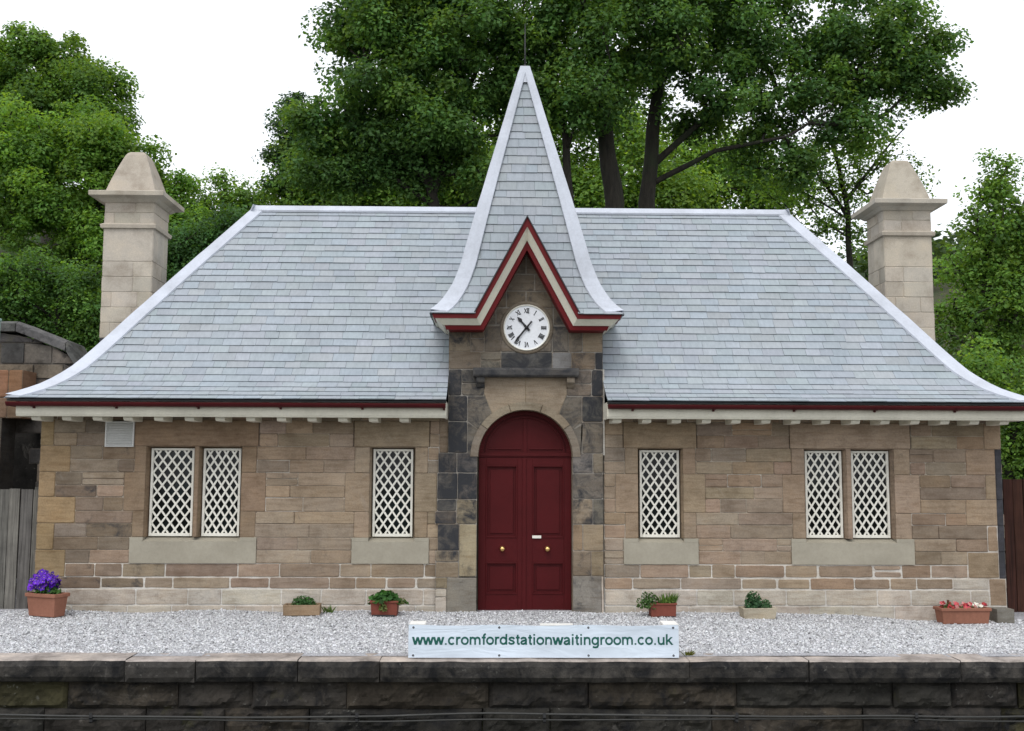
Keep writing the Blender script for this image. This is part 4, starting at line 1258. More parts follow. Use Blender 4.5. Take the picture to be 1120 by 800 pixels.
def stems(parent, cent, rad, n, h, cols, seed=1, name='stems', lean=.35, wdt=.006):
    """narrow upright blades"""
    r_ = random.Random(seed); mb = MB()
    for i in range(n):
        a_ = r_.uniform(0, 6.28); q = r_.uniform(0, 1) ** .5
        x, y = cent[0] + rad[0] * q * math.cos(a_), cent[1] + rad[1] * q * math.sin(a_)
        hh = h * r_.uniform(.5, 1.1); dx, dy = r_.uniform(-lean, lean) * hh + (x - cent[0]) * .5, r_.uniform(-lean, lean) * hh
        w_ = wdt * r_.uniform(.7, 1.3); b_ = r_.uniform(0, 3.14); wx, wy = w_ * math.cos(b_), w_ * math.sin(b_)
        k = r_.uniform(.7, 1.3); cl_ = r_.choice(cols); cl_ = tuple(q_ * k for q_ in cl_)
        z = cent[2]
        mb.face([(x - wx, y - wy, z), (x + wx, y + wy, z), (x + dx * .5 + wx, y + dy * .5 + wy, z + hh * .6), (x + dx * .5 - wx, y + dy * .5 - wy, z + hh * .6)], cl_)
        mb.face([(x + dx * .5 - wx, y + dy * .5 - wy, z + hh * .6), (x + dx * .5 + wx, y + dy * .5 + wy, z + hh * .6), (x + dx, y + dy, z + hh)], cl_)
    o = mb.build(name, M['leaf'], parent, local=True); return o


def trough(parent, L, W, H, taper, mat, rim=.012, rimh=.025, name='pot', col=(.5, .5, .5, 0), rough=0):
    """open box with sloping sides, thick walls and a lip; local coordinates, base at z = 0"""
    mb = MB()
    def rg(z, e): return [(-L / 2 + e, -W / 2 + e, z), (L / 2 - e, -W / 2 + e, z), (L / 2 - e, W / 2 - e, z), (-L / 2 + e, W / 2 - e, z)]
    prof_ = [(0, taper), (H - rimh, rim * .9), (H - rimh, 0), (H, 0), (H, rim + .012), (H * .35, rim + .012 + taper * .6)] if rim > 0 else [(0, taper), (H, 0), (H, .03), (H * .35, .03)]
    rings = [rg(z, e) for z, e in prof_]
    if rough: rings = [[(x + rnd.uniform(-rough, rough), y + rnd.uniform(-rough, rough), z + rnd.uniform(-rough, rough) * .6) for x, y, z in r] for r in rings]
    n = 0; mb.v = [p for r in rings for p in r]
    for i in range(len(rings) - 1):
        for k in range(4):
            mb.f.append((i * 4 + k, i * 4 + (k + 1) % 4, i * 4 + 4 + (k + 1) % 4, i * 4 + 4 + k)); mb.c.append(c4(col))
    mb.f.append((3, 2, 1, 0)); mb.c.append(c4(col)); k = len(rings) * 4; mb.f.append((k - 4, k - 3, k - 2, k - 1)); mb.c.append(c4(col))
    return mb.build(name, mat, parent, local=True, bevel=.006)


def soil(parent, L, W, z):
    mb = MB(); nx_, ny_ = 8, 5
    vs = [(-L / 2 + L * i / nx_, -W / 2 + W * j / ny_, z + .008 * math.sin(i * 2.1 + j * 3.7)) for j in range(ny_ + 1) for i in range(nx_ + 1)]
    mb.mesh(vs, [(j * (nx_ + 1) + i, j * (nx_ + 1) + i + 1, (j + 1) * (nx_ + 1) + i + 1, (j + 1) * (nx_ + 1) + i) for j in range(ny_) for i in range(nx_)], (.035, .026, .02, .05))
    mb.build('soil', M['soil'], parent, local=True)


GREENS = [(.05, .13, .03), (.07, .17, .035), (.04, .10, .025), (.09, .20, .05)]


def flowers(parent, pts, size, cols, seed, petals=5, name='flowers'):
    """each bloom: five broad petals round a small eye, on one mesh per pot"""
    r_ = random.Random(seed); mb = MB()
    for p in pts:
        p = Vector(p); nm = Vector((r_.uniform(-.5, .5), r_.uniform(-1, -.2), r_.uniform(.2, .9))).normalized()
        a_ = nm.orthogonal().normalized(); b_ = nm.cross(a_); col = r_.choice(cols); k = r_.uniform(.75, 1.25); s = size * r_.uniform(.8, 1.2); ph = r_.uniform(0, 6)
        for i in range(petals):
            t = ph + i * 2 * math.pi / petals; d = a_ * math.cos(t) + b_ * math.sin(t); e = a_ * -math.sin(t) + b_ * math.cos(t)
            kk = k * r_.uniform(.85, 1.15)
            mb.face([p, p + d * s * .55 - e * s * .42 + nm * s * .1, p + d * s + nm * s * r_.uniform(-.15, .2), p + d * s * .55 + e * s * .42 + nm * s * .1], tuple(q * kk for q in col))
        mb.face([p + nm * .003 + a_ * s * .16, p + nm * .003 + b_ * s * .16, p + nm * .003 - a_ * s * .16, p + nm * .003 - b_ * s * .16], (.5, .38, .05))
    return mb.build(name, M['petal'], parent, local=True)


# 1: terracotta trough of purple flowers at the left corner, turned a little
t = tag(empty('flower_planter', (-4.90, 11.86, .012), R(-24)), 'terracotta trough full of purple flowers beside the grey fence', 'planter', 'planters along the station wall')
trough(t, .44, .22, .25, .035, M['terracotta'], .018, .04); soil(t, .37, .15, .215)
tuft('leaves', t, (0, 0, .22), (.19, .11, .16), 520, .045, GREENS, seed=3)
r_ = random.Random(8); pts = []
for i in range(125):
    a_, q = r_.uniform(0, 6.28), r_.uniform(0, 1) ** .5
    x, y = .17 * q * math.cos(a_) - .04, .12 * q * math.sin(a_); pts.append((x, y - .01, .285 + r_.uniform(0, .21) * (1 - .45 * q * q) + .04 * noise.noise(Vector((x * 14, y * 14, 1)))))
flowers(t, pts, .036, [(.10, .015, .42), (.07, .01, .30), (.16, .03, .55), (.045, .008, .2)], 4)
# 2: small buff stone trough
t = tag(empty('flower_planter', (-2.125, 12.02, .008), R(3)), 'low buff stone trough holding a cushion of green leaves, left of the door', 'planter', 'planters along the station wall')
trough(t, .41, .2, .115, .008, M['troughstone'], 0, 0, col=(.30, .215, .14, .05), rough=.006); soil(t, .33, .12, .09)
tuft('leaves', t, (.01, 0, .09), (.145, .08, .12), 480, .034, [(.06, .15, .05), (.08, .19, .06), (.04, .10, .03)], seed=5)
# 3: red-brown pot with ivy
t = tag(empty('flower_planter', (-1.20, 11.98, .01), R(-2)), 'reddish brown pot with broad trailing green leaves, under the single window left of the door', 'planter', 'planters along the station wall')
trough(t, .32, .2, .165, .02, M['brownpot'], .012, .025); soil(t, .26, .14, .14)
mb = MB(); mb.box(-.13, .12, -.10, .10, -.012, .012); mb.build('drip_tray', M['dark_metal'], t, local=True)
tuft('leaves', t, (0, -.01, .155), (.20, .12, .12), 260, .062, [(.04, .12, .028), (.06, .17, .035), (.035, .09, .02)], droop=.05, seed=7, aspect=.85)
tuft('trailing_leaves', t, (-.01, -.115, .06), (.05, .02, .09), 40, .04, [(.10, .16, .04), (.16, .2, .07)], seed=9)
tuft('trailing_leaves', t, (.19, -.03, .13), (.09, .06, .06), 50, .045, [(.05, .13, .03), (.12, .15, .05)], seed=19)
# 4: red-brown trough with grassy plants
t = tag(empty('flower_planter', (1.90, 11.94, .008), R(2)), 'reddish brown trough with grassy plants spilling over its left end, right of the door', 'planter', 'planters along the station wall')
trough(t, .30, .19, .15, .012, M['brownpot'], .01, .02); soil(t, .25, .14, .125)
mb = MB(); mb.box(-.07, .125, -.095, .095, -.014, .008); mb.build('drip_tray', M['dark_metal'], t, local=True)
stems(t, (.06, 0, .12), (.09, .06), 130, .14, [(.10, .20, .04), (.16, .25, .06), (.06, .13, .03)], 3, 'grass')
tuft('leaves', t, (-.16, -.02, .09), (.14, .10, .19), 480, .03, [(.06, .13, .035), (.09, .18, .05), (.045, .10, .03)], seed=12)
tuft('leaves', t, (.07, -.01, .14), (.07, .06, .06), 90, .03, [(.18, .28, .06), (.12, .2, .05)], seed=13)
# 5: pale stone trough
t = tag(empty('flower_planter', (2.96, 11.90, -.005), R(3)), 'pale stone trough with a rounded dark green plant, between two windows', 'planter', 'planters along the station wall')
trough(t, .38, .21, .115, .012, M['troughstone'], 0, 0, col=(.44, .39, .30, .03), rough=.008); soil(t, .3, .14, .09)
tuft('leaves', t, (-.045, 0, .09), (.11, .09, .21), 700, .034, [(.05, .13, .055), (.07, .16, .07), (.035, .09, .04)], seed=15)
tuft('leaves', t, (.09, 0, .085), (.085, .07, .12), 280, .03, [(.05, .13, .055), (.07, .16, .07)], seed=16)
# 6: long terracotta trough, red and white
t = tag(empty('flower_planter', (5.33, 12.05, -.082), R(3)), 'long terracotta trough of red and white flowers at the right corner', 'planter', 'planters along the station wall')
trough(t, .585, .22, .18, .03, M['terracotta'], .016, .035); soil(t, .5, .16, .145)
mb = MB(); mb.box(-.2, .2, -.09, .09, -.014, .006); mb.build('drip_tray', M['dark_metal'], t, local=True)
tuft('leaves', t, (-.17, -.01, .15), (.10, .08, .07), 150, .04, [(.05, .10, .03), (.10, .07, .03), (.14, .19, .05)], seed=21)
tuft('leaves', t, (.10, -.01, .15), (.17, .08, .06), 240, .04, [(.06, .11, .03), (.13, .17, .05), (.15, .08, .03)], seed=22)
r_ = random.Random(5)
pts = [(-.17 + r_.uniform(-.10, .10), r_.uniform(-.1, .03), .175 + r_.uniform(0, .06)) for _ in range(15)] + [(.12 + r_.uniform(-.13, .12), r_.uniform(-.1, .03), .175 + r_.uniform(0, .055)) for _ in range(18)]
for i, p in enumerate(pts): flowers(t, [p], .026, [(.40, .02, .04), (.5, .07, .10), (.52, .22, .22), (.30, .012, .03)], 60 + i, name='red_flower')
pts = [(.145 + r_.uniform(-.045, .045), r_.uniform(-.11, -.03), .18 + r_.uniform(0, .05)) for _ in range(9)]
for i, p in enumerate(pts): flowers(t, [p], .024, [(.75, .73, .68)], 7 + i, name='white_flower')
mb = MB(); mb.tube([(-.165, 0, .15), (-.165, 0, .23), (-.16, 0, .26)], [.008, .012, .015], 7, (.12, .05, .03)); mb.build('seed_head', M['petal'], t, local=True)
# weed in the coping joint by the banner
t = tag(empty('weed', (at(752, 719, 9.5).x, 9.5, .0)), 'tiny yellowish weed growing in the coping joint right of the banner', 'weed')
stems(t, (0, 0, 0), (.04, .02), 26, .05, [(.18, .17, .04), (.10, .13, .03)], 4, 'leaves', 1.2, .006)

t = tag(empty('weed', (-1.86, 12.12, .01)), 'small green weed at the wall foot just right of the low buff trough', 'weed')
stems(t, (0, 0, 0), (.05, .02), 20, .09, [(.07, .14, .04), (.12, .18, .05)], 14, 'leaves', .8, .007)

# ------------------------------------------------------------------ fences, old wall, post
def fence(name, label, x0, x1, y, z0, z1, bw, mat, seed, gap=.012, slope=0):
    r_ = random.Random(seed); f_ = tag(empty(name, ((x0 + x1) / 2, y, z0)), label, 'fence')
    mb = MB(); x = x0
    while x < x1 - .02:
        w_ = min(bw * r_.uniform(.88, 1.1), x1 - x); k = r_.uniform(.7, 1.3); dy = r_.uniform(-.008, .008); dx = r_.uniform(-.006, .006); zt = z1 + r_.uniform(-.012, .012) + slope * (x - x0)
        vs = [(x + a_ + (dx if c_ else 0), y + dy + b_, zt if c_ else z0) for c_ in (0, 1) for a_, b_ in ((0, 0), (w_ - gap, 0), (w_ - gap, .022), (0, .022))]
        mb.mesh(vs, [(0, 3, 2, 1), (4, 5, 6, 7), (0, 1, 5, 4), (1, 2, 6, 5), (2, 3, 7, 6), (3, 0, 4, 7)], (k, k * r_.uniform(.96, 1.04), k * r_.uniform(.95, 1.05)))
        x += w_
    mb.build('board_panel', mat, f_)
    for zz in (z0 + .25, z1 - .3):
        mb = MB(); mb.box(x0, x1, y + .032, y + .075, zz, zz + .08, (.8, .8, .8)); mb.build('rail', mat, f_)
    for xx in (x0 + .05, (x0 + x1) / 2, x1 - .1):
        mb = MB(); mb.box(xx, xx + .09, y + .078, y + .16, z0 - .1, z1 + .02, (.8, .8, .8)); mb.build('post', mat, f_)
    return f_


fence('board_fence', 'weathered grey vertical board fence left of the station', -8.2, XL - .045, 12.42, -.03, 1.385, .138, M['grey_wood'], 3)
fence('board_fence', 'dark reddish brown board fence right of the station', XR + .06, 8.6, 12.9, -.08, 1.53, .125, M['brown_wood'], 6, slope=-.01)

ow = tag(empty('bridge_parapet', (-6.6, 14.0, 0)), 'old blackened stone wall with sloping coping rising behind the grey fence', 'wall')
YO = 14.0
mb = MB(); ol = Wall(mb, lambda u, v, o: (u, YO - o, v))


def otop(x):
    for (a_, za), (b_, zb) in zip(OT[:-1], OT[1:]):
        if x <= b_: return za + (zb - za) * (x - a_) / (b_ - a_)
    return OT[-1][1]


OT = [(-9.5, 3.42), (-6.34, 3.42), (-5.67, 3.16), (-5.49, 2.90), (-5.36, 2.62)]
zz = -.2
while zz < 3.42:
    z1 = zz + rnd.choice([.2, .24, .28]); x = -9.5
    while x < -5.36:
        e = min(x + rnd.uniform(.28, .6), -5.36)
        in_dark_gap = (x + e) / 2 > -6.75 and z1 < 2.25 and (x + e) / 2 < -5.9  # opening added to the wall so that this gap reads dark
        t0, t1 = min(z1, otop(x)), min(z1, otop(e))
        if not in_dark_gap and max(t0, t1) > zz + .03:
            col = jit(rnd.choice([(.10, .09, .08, .2), (.16, .13, .10, .22), (.07, .067, .065, .2), (.13, .11, .095, .3)]), .2)
            ol.poly([(x, zz), (e, zz), (e, max(t1, zz + .01)), (x, max(t0, zz + .01))], col, .008, (.13, .115, .10), rnd.uniform(0, .02))
        x = e
    zz = z1
for a_, b_, c_, d_ in ((-9.5, -6.9, -.3, 3.3), (-5.95, -5.36, -.3, 2.6)):
    mb.box(a_, b_, YO + .02, YO + .5, c_, d_, (.06, .055, .05, .2))
mb.box(-9.5, -5.36, YO + 1.9, YO + 2.2, -.3, 2.5, (.03, .028, .026, .2))  # back of the added recess, its deep shade helped by near-black colour
mb.prism([(-9.5, 2.25), (-5.36, 2.25), (-5.36, 2.6), (-5.49, 2.88), (-5.67, 3.13), (-6.34, 3.39), (-9.5, 3.39)], YO + .02, YO + .5, 'y', (.06, .055, .05, .2))
mb.box(-6.9, -5.9, YO + .5, YO + 2.0, 2.25, 2.3, (.03, .03, .03, .2))
mb.build('masonry', M['rough'], ow)
for (a_, za), (b_, zb) in zip(OT[:-1], OT[1:]):
    n_ = max(1, int(round((b_ - a_) / .8)))
    for i in range(n_):
        p0, p1 = a_ + (b_ - a_) * i / n_, a_ + (b_ - a_) * (i + 1) / n_
        q0, q1 = za + (zb - za) * i / n_, za + (zb - za) * (i + 1) / n_
        if p1 < -9.6: continue
        mb = MB(); g_ = .004
        mb.mesh([(p0 + g_, YO - .07, q0 + .005), (p1 - g_, YO - .07, q1 + .005), (p1 - g_, YO + .55, q1 + .005), (p0 + g_, YO + .55, q0 + .005), (p0 + g_, YO - .07, q0 + .115), (p1 - g_, YO - .07, q1 + .115), (p1 - g_, YO + .02, q1 + .15), (p0 + g_, YO + .02, q0 + .15), (p1 - g_, YO + .55, q1 + .14), (p0 + g_, YO + .55, q0 + .14)],
                [(0, 3, 2, 1), (0, 1, 5, 4), (4, 5, 6, 7), (7, 6, 8, 9), (1, 2, 8, 6, 5), (0, 4, 7, 9, 3), (2, 3, 9, 8)], jit((.105, .103, .10, .25), .12))
        mb.build('coping_stone', M['rough'], ow, bevel=.008)
# the buff corner pier in front of it
pr = tag(empty('stone_pier', (-6.35, 13.55, 0)), 'stone pier with fresh orange brown block on top, left of the station eaves', 'pier')
mb = MB(); pa = Wall(mb, lambda u, v, o: (u, 13.55 - o, v))
for z0, z1, c_ in ((2.52, 2.88, (.29, .16, .095, .05)), (2.26, 2.52, (.22, .15, .10, .15)), (2.0, 2.26, (.13, .115, .095, .25)), (1.7, 2.0, (.11, .10, .085, .25)), (1.35, 1.7, (.09, .085, .075, .25)), (.7, 1.35, (.08, .075, .07, .25)), (-.2, .7, (.08, .075, .07, .25))):
    lo = -6.95; cutl = (-6.95, -6.45, -6.22, -6.04) if z0 > 2.2 else (-6.95, -6.5, -6.28)
    for a_, b_ in zip(cutl[:-1], cutl[1:]):
        pa.block(a_, b_, z0, z1, jit(c_, .1, .04), .005, (.15, .12, .09), .012)
mb.box(-6.95, -6.045, 13.57, 13.96, 2.262, 2.875, (.25, .145, .09, .05)); mb.box(-6.95, -6.285, 13.57, 13.96, -.2, 2.258, (.08, .075, .07, .25))
mb.build('masonry', M['stone'], pr, base=None)
mb = MB(); x = at(-2.5, 380, 13.2).x
mb.tube([(x - .03, 13.2, 0), (x - .03, 13.2, 3.45)], [.055, .045], 12); mb.lathe([(.045, 0), (.06, .01), (.06, .04), (.0, .06)], x - .03, 13.2, 3.45, 'z', 12)
tag(mb.build('post', M['teal'], base=(x - .03, 13.2, 0), smooth=True), 'pale green painted post at the far left edge before the old wall', 'post')

# ------------------------------------------------------------------ trees
def tree(name, label, group, trunk, lobes, nclump, cr, lpc, lsize, cols, seed, flat=.72, thin=1.0, cat='tree', shell=.4, var=.3):
    """trunk: list of (polyline, radii); lobes: (centre, radii) ellipsoids filled with leaf clumps, each clump on a branch of its own"""
    r_ = np.random.RandomState(seed); q_ = random.Random(seed); lsize *= .84; lpc *= 1.4
    base = trunk[0][0][0]
    t = tag(empty(name, base), label, cat, group)
    # clump centres
    vol = np.array([max(.01, l[1][0] * l[1][2]) for l in lobes]); vol = vol / vol.sum()
    cen = []
    for (c_, rad), k in zip(lobes, vol):
        for i in range(max(2, int(nclump * k))):
            u = r_.normal(size=3); u /= np.linalg.norm(u)
            cen.append(np.array(c_) + u * np.array(rad) * (r_.uniform(0, 1) ** shell * (1 if r_.uniform() > .24 else r_.uniform(1.05, 1.25))))
    cen = np.array(cen)
    # branch skeleton: every clump joins the nearest limb below it
    nodes = []; par = []; segs = []
    for pl, rd in trunk:
        pl = [Vector(p) for p in pl]; prev = None
        for i in range(len(pl) - 1):
            m_ = max(2, int((pl[i + 1] - pl[i]).length / .4))
            for k in range(m_):
                nodes.append(np.array(pl[i].lerp(pl[i + 1], k / m_))); par.append(prev if prev is not None else -1); prev = len(nodes) - 1
        nodes.append(np.array(pl[-1])); par.append(prev)
    ntr = len(nodes)
    order = np.argsort([min(np.linalg.norm(np.array(nodes) - c_, axis=1)) for c_ in cen])
    need = {}
    for ci in order:
        c_ = cen[ci]; N = np.array(nodes); d = c_ - N; L = np.linalg.norm(d, axis=1)
        cost = L + np.maximum(0, -(d[:, 2] - .25 * L)) * 1.6
        cost[:2] += 5
        j = int(np.argmin(cost)); p0 = N[j]; L_ = L[j]; m_ = max(1, int(L_ / .55)); prev = j
        bend = r_.normal(size=3) * .08 * L_ + np.array([0, 0, -.06 * L_])
        for k in range(1, m_ + 1):
            s = k / m_; p = p0 + (c_ - p0) * s + bend * math.sin(math.pi * s) + r_.normal(size=3) * .03
            nodes.append(p); par.append(prev); prev = len(nodes) - 1
    wt = np.zeros(len(nodes)); wt[:] = .0
    leaf_n = np.ones(len(nodes)); 
    for i in range(len(nodes) - 1, -1, -1):
        if par[i] >= 0: leaf_n[par[i]] += leaf_n[i] * (1 if i >= ntr else 0)
    rad = .011 * thin * np.sqrt(leaf_n + 1)
    mb = MB(); mb_any = False
    for pl, rd in trunk:
        pts, rr = [], []
        for i in range(len(pl) - 1):
            for k in range(4):
                s = k / 4; p = Vector(pl[i]).lerp(Vector(pl[i + 1]), s); p += Vector((noise.noise(p * .9) * .08, noise.noise(p * .9 + Vector((7, 0, 0))) * .08, 0))
                pts.append(p); rr.append((rd[i] + (rd[i + 1] - rd[i]) * s) * (1 + .08 * noise.noise(p * 2)))
        pts.append(Vector(pl[-1])); rr.append(rd[-1]); mb.tube(pts, rr, 10, caps=False)
    kids = {}
    for i in range(ntr, len(nodes)): kids.setdefault(par[i], []).append(i)
    st = [(i, p) for p in list(kids) if p < ntr for i in kids[p]]
    while st:
        i, p = st.pop(); ch = [p, i]
        while kids.get(ch[-1]):
            ks = sorted(kids[ch[-1]], key=lambda q: -leaf_n[q]); st += [(q, ch[-1]) for q in ks[1:]]; ch.append(ks[0])
        rr = [rad[q] for q in ch]; rr[0] = rr[1] if len(rr) > 1 else rr[0]; rr = [min(v, .16) for v in rr]
        mb.tube([nodes[q] for q in ch], rr, 5, caps=False)
    tr = mb.build('trunk', M['bark'], t, smooth=True)
    # leaves
    P, Nn, S_, Cc = [], [], [], []
    for c_ in cen:
        n = int(lpc * r_.uniform(.6, 1.3)); rc = cr * r_.uniform(.55, 1.5); n = int(n * (.5 + .5 * (rc / cr) ** 2))
        u = r_.normal(size=(n, 3)); u /= np.linalg.norm(u, axis=1, keepdims=True)
        p = u * (r_.uniform(0, 1, (n, 1)) ** .45) * rc * np.array([1, 1, flat])
        p[:, 2] -= .18 * (p[:, 0] ** 2 + p[:, 1] ** 2) / rc
        nm = u * np.array([.6, .6, .4]) + np.array([0, -.1, .75]) + r_.normal(size=(n, 3)) * .55
        base_c = np.array(cols[r_.randint(len(cols))]) * (1 + r_.uniform(-var, var))
        col = base_c * (1 + r_.uniform(-.2, .2, (n, 1))) * np.concatenate([1 + r_.uniform(-.1, .12, (n, 1)), np.ones((n, 1)), 1 + r_.uniform(-.15, .15, (n, 1))], 1)
        P.append(p + c_); Nn.append(nm); S_.append(lsize * r_.uniform(.65, 1.3, n)); Cc.append(np.concatenate([col, np.zeros((n, 1))], 1))
    v, f, c = leaves(np.concatenate(P), np.concatenate(Nn), np.concatenate(S_), np.concatenate(Cc), .68, rs=r_)
    big_mesh('crown', v, f, c, M['leaf'], t)
    return t


def LB(Y, *ls):
    """crown lobes given where the photograph shows them, at depth Y: (px, py, radius in px, depth factor, flatness)"""
    out = []
    for l in ls:
        px, py, r = l[:3]; dy = l[3] if len(l) > 3 else 0; fz = l[4] if len(l) > 4 else .8
        k = Y / F_PX; c_ = at(px, py, Y + dy); out.append(((c_.x, c_.y, c_.z), (r * k, r * k * .9, r * k * fz)))
    return out


def TK(Y, pts, base_r, top_r):
    """a trunk through the given picture points at depth Y, continued down to the slope"""
    ps = [at(px, py, Y) for px, py in pts]; g0 = Vector((ps[0].x, Y, terrain(ps[0].x, Y) - .2))
    ps = [tuple(g0)] + [tuple(p) for p in ps]; n = len(ps)
    return (ps, [base_r + (top_r - base_r) * i / (n - 1) for i in range(n)])


SYC = [(.085, .18, .05), (.10, .205, .055), (.07, .155, .047), (.14, .26, .06)]
LIT = [(.14, .26, .05), (.17, .30, .055), (.115, .225, .045)]  # pale greens; for the limes, backlight is put into the colour
MID = [(.115, .225, .045), (.145, .27, .05), (.09, .185, .04)]
GB = 'trees behind the station'
# the two great sycamores behind the spire
tree('sycamore_tree', 'tall dark sycamore behind the roof left of the spire, its crown reaching the top edge', GB,
     [TK(22.5, [(474, 225), (466, 185), (455, 120), (448, 40), (450, -60)], .14, .04), ([tuple(at(470, 205, 22.5)), tuple(at(430, 150, 22.3)), tuple(at(400, 70, 22)), tuple(at(390, 0, 22))], [.08, .06, .05, .03]), ([tuple(at(472, 215, 22.5)), tuple(at(495, 150, 22.6)), tuple(at(520, 80, 22.6)), tuple(at(530, 10, 22.6))], [.08, .06, .05, .03])],
     LB(22.5, (400, 40, 55), (450, 20, 75, -.5), (520, 30, 75, -.5), (420, 110, 58, -.6), (368, 140, 42), (345, 125, 30), (480, 115, 62, -.6), (540, 105, 55), (430, 165, 44), (500, 165, 42), (390, 185, 34), (345, 175, 28), (460, 200, 32), (530, 195, 30), (470, -70, 80), (390, -50, 45)),
     440, .48, 190, .125, SYC, 21)
tree('sycamore_tree', 'great spreading sycamore with thick dark trunks rising behind the roof right of the spire', GB,
     [TK(23, [(672, 220), (664, 150), (655, 70), (650, -60)], .27, .09), TK(23.4, [(708, 220), (714, 140), (722, 60), (730, -50)], .22, .08), TK(22.6, [(625, 215), (617, 140), (600, 40)], .13, .05),
      ([tuple(at(714, 180, 23.4)), tuple(at(770, 130, 23)), tuple(at(850, 100, 22.6)), tuple(at(940, 75, 22.4))], [.085, .06, .04, .02]), ([tuple(at(716, 200, 23.4)), tuple(at(780, 165, 22.8)), tuple(at(860, 150, 22.4)), tuple(at(910, 120, 22.2))], [.07, .05, .035, .02]),
      ([tuple(at(718, 90, 23.4)), tuple(at(790, 40, 23)), tuple(at(890, -10, 22.8))], [.09, .06, .03])],
     LB(22.8, (600, 30, 70, -.8), (670, 20, 80, -.8), (750, 30, 80, -.6), (830, 30, 75), (900, 50, 65), (960, 70, 55), (1005, 90, 40), (985, 30, 40), (640, 100, 55, -.8), (790, 100, 50, -.6), (870, 120, 50), (930, 140, 40), (700, 80, 50, 1), (590, 100, 45), (750, 130, 40, 1), (820, 160, 35, .5), (880, 175, 35), (650, -70, 90), (800, -70, 90), (920, -30, 60), (1030, 60, 22), (1028, 98, 22), (1012, 60, 32), (950, 105, 36)),
     540, .48, 180, .125, SYC, 22)
# behind: trees between the trunks, their backlight put into the brighter leaf colour
tree('lime_tree', 'light green tree glimpsed between the dark sycamore trunks', GB, [TK(34, [(600, 225), (600, 100)], .25, .1)],
     LB(34, (560, 170, 60), (640, 190, 60), (700, 200, 55), (600, 220, 60), (680, 140, 50), (590, 120, 45), (660, 230, 50), (740, 215, 40)), 190, .9, 150, .18, LIT, 31)
tree('lime_tree', 'light green tree behind the ridge left of the spire', GB, [TK(28, [(452, 228), (448, 190), (440, 160)], .12, .05), ([tuple(at(451, 215, 28)), tuple(at(410, 190, 28)), tuple(at(385, 170, 28))], [.07, .05, .03]), ([tuple(at(451, 220, 28)), tuple(at(475, 190, 28)), tuple(at(490, 165, 28))], [.07, .05, .03])],
     LB(28, (335, 195, 36), (375, 190, 42), (430, 200, 46), (485, 195, 42), (400, 230, 50), (510, 215, 40), (330, 165, 20), (350, 225, 36), (460, 225, 40)), 230, .62, 130, .15, LIT, 32)
tree('lime_tree', 'light green tree behind the ridge right of the sycamore trunks', GB, [TK(36, [(780, 225), (780, 150)], .25, .1)],
     LB(36, (760, 200, 50), (820, 205, 45), (730, 170, 40), (790, 170, 35), (850, 215, 28)), 90, .9, 120, .2, LIT + MID, 33)
# the slender tree by the right chimney
tree('ash_tree', 'thin sparse tree with pale sky showing through, beside the right chimney', GB,
     [TK(25, [(929, 300), (928, 240), (918, 180), (905, 130)], .10, .03), ([tuple(at(928, 240, 25)), tuple(at(895, 190, 25)), tuple(at(870, 160, 25))], [.05, .03, .015]), ([tuple(at(926, 220, 25)), tuple(at(965, 170, 25)), tuple(at(990, 140, 25))], [.05, .03, .015])],
     LB(25, (880, 215, 38), (930, 200, 36), (905, 250, 30), (960, 165, 34), (860, 190, 25), (945, 255, 22), (990, 200, 22), (900, 170, 25)), 85, .42, 60, .11, MID + LIT, 34, thin=.8)
tree('ash_tree', 'bright green young tree right of the right chimney', GB,
     [TK(20, [(1070, 420), (1075, 320), (1086, 240), (1094, 200)], .10, .012), ([tuple(at(1074, 330, 20)), tuple(at(1110, 260, 20)), tuple(at(1125, 200, 20))], [.05, .03, .015])],
     LB(20, (1095, 200, 30), (1075, 245, 36), (1115, 240, 40), (1060, 290, 36), (1100, 290, 45), (1080, 345, 48), (1130, 320, 50), (1055, 385, 32), (1110, 395, 45), (1150, 260, 45), (1095, 172, 14), (1045, 330, 20), (1120, 330, 50), (1042, 350, 30), (1140, 240, 50), (1090, 270, 40), (1060, 420, 30)), 270, .34, 85, .10, LIT + MID, 35)
tree('hazel_bush', 'dense green bush beyond the right end of the station and its brown fence', 'bushes behind the station',
     [([(7.0, 15.6, -.3), (7.05, 15.6, .6), (7.0, 15.6, 1.6)], [.07, .05, .02])],
     LB(15.6, (1110, 440, 38), (1130, 490, 40), (1105, 500, 30), (1080, 400, 30), (1150, 430, 50), (1160, 520, 40)), 110, .36, 110, .08, MID + LIT, 36, cat='bush')
# left side
tree('oak_tree', 'tall dark rounded tree at the upper left against the white sky', 'trees on the left slope', [TK(31, [(60, 180), (55, 120), (50, 60)], .3, .1), ([tuple(at(57, 140, 31)), tuple(at(100, 110, 31))], [.12, .05])],
     LB(31, (20, 65, 48), (60, 70, 48), (100, 100, 45), (35, 110, 55), (128, 135, 24), (105, 135, 40), (60, 130, 45), (85, 145, 45), (0, 120, 50), (-40, 80, 60)), 250, .52, 170, .145, MID, 41)
tree('beech_tree', 'broad mid green tree behind the left chimney', 'trees on the left slope', [TK(25, [(100, 330), (105, 240), (110, 170)], .25, .1), ([tuple(at(103, 270, 25)), tuple(at(40, 200, 25))], [.12, .05])],
     LB(25, (30, 165, 52), (85, 150, 50), (130, 180, 45), (165, 205, 40), (50, 225, 60), (120, 240, 60), (185, 245, 40), (0, 220, 60), (160, 290, 50), (60, 290, 60), (-30, 180, 60), (205, 205, 18), (110, 165, 45), (60, 190, 50), (150, 235, 45)), 370, .44, 200, .115, [(.13, .255, .046), (.165, .305, .052), (.105, .215, .04)], 42)
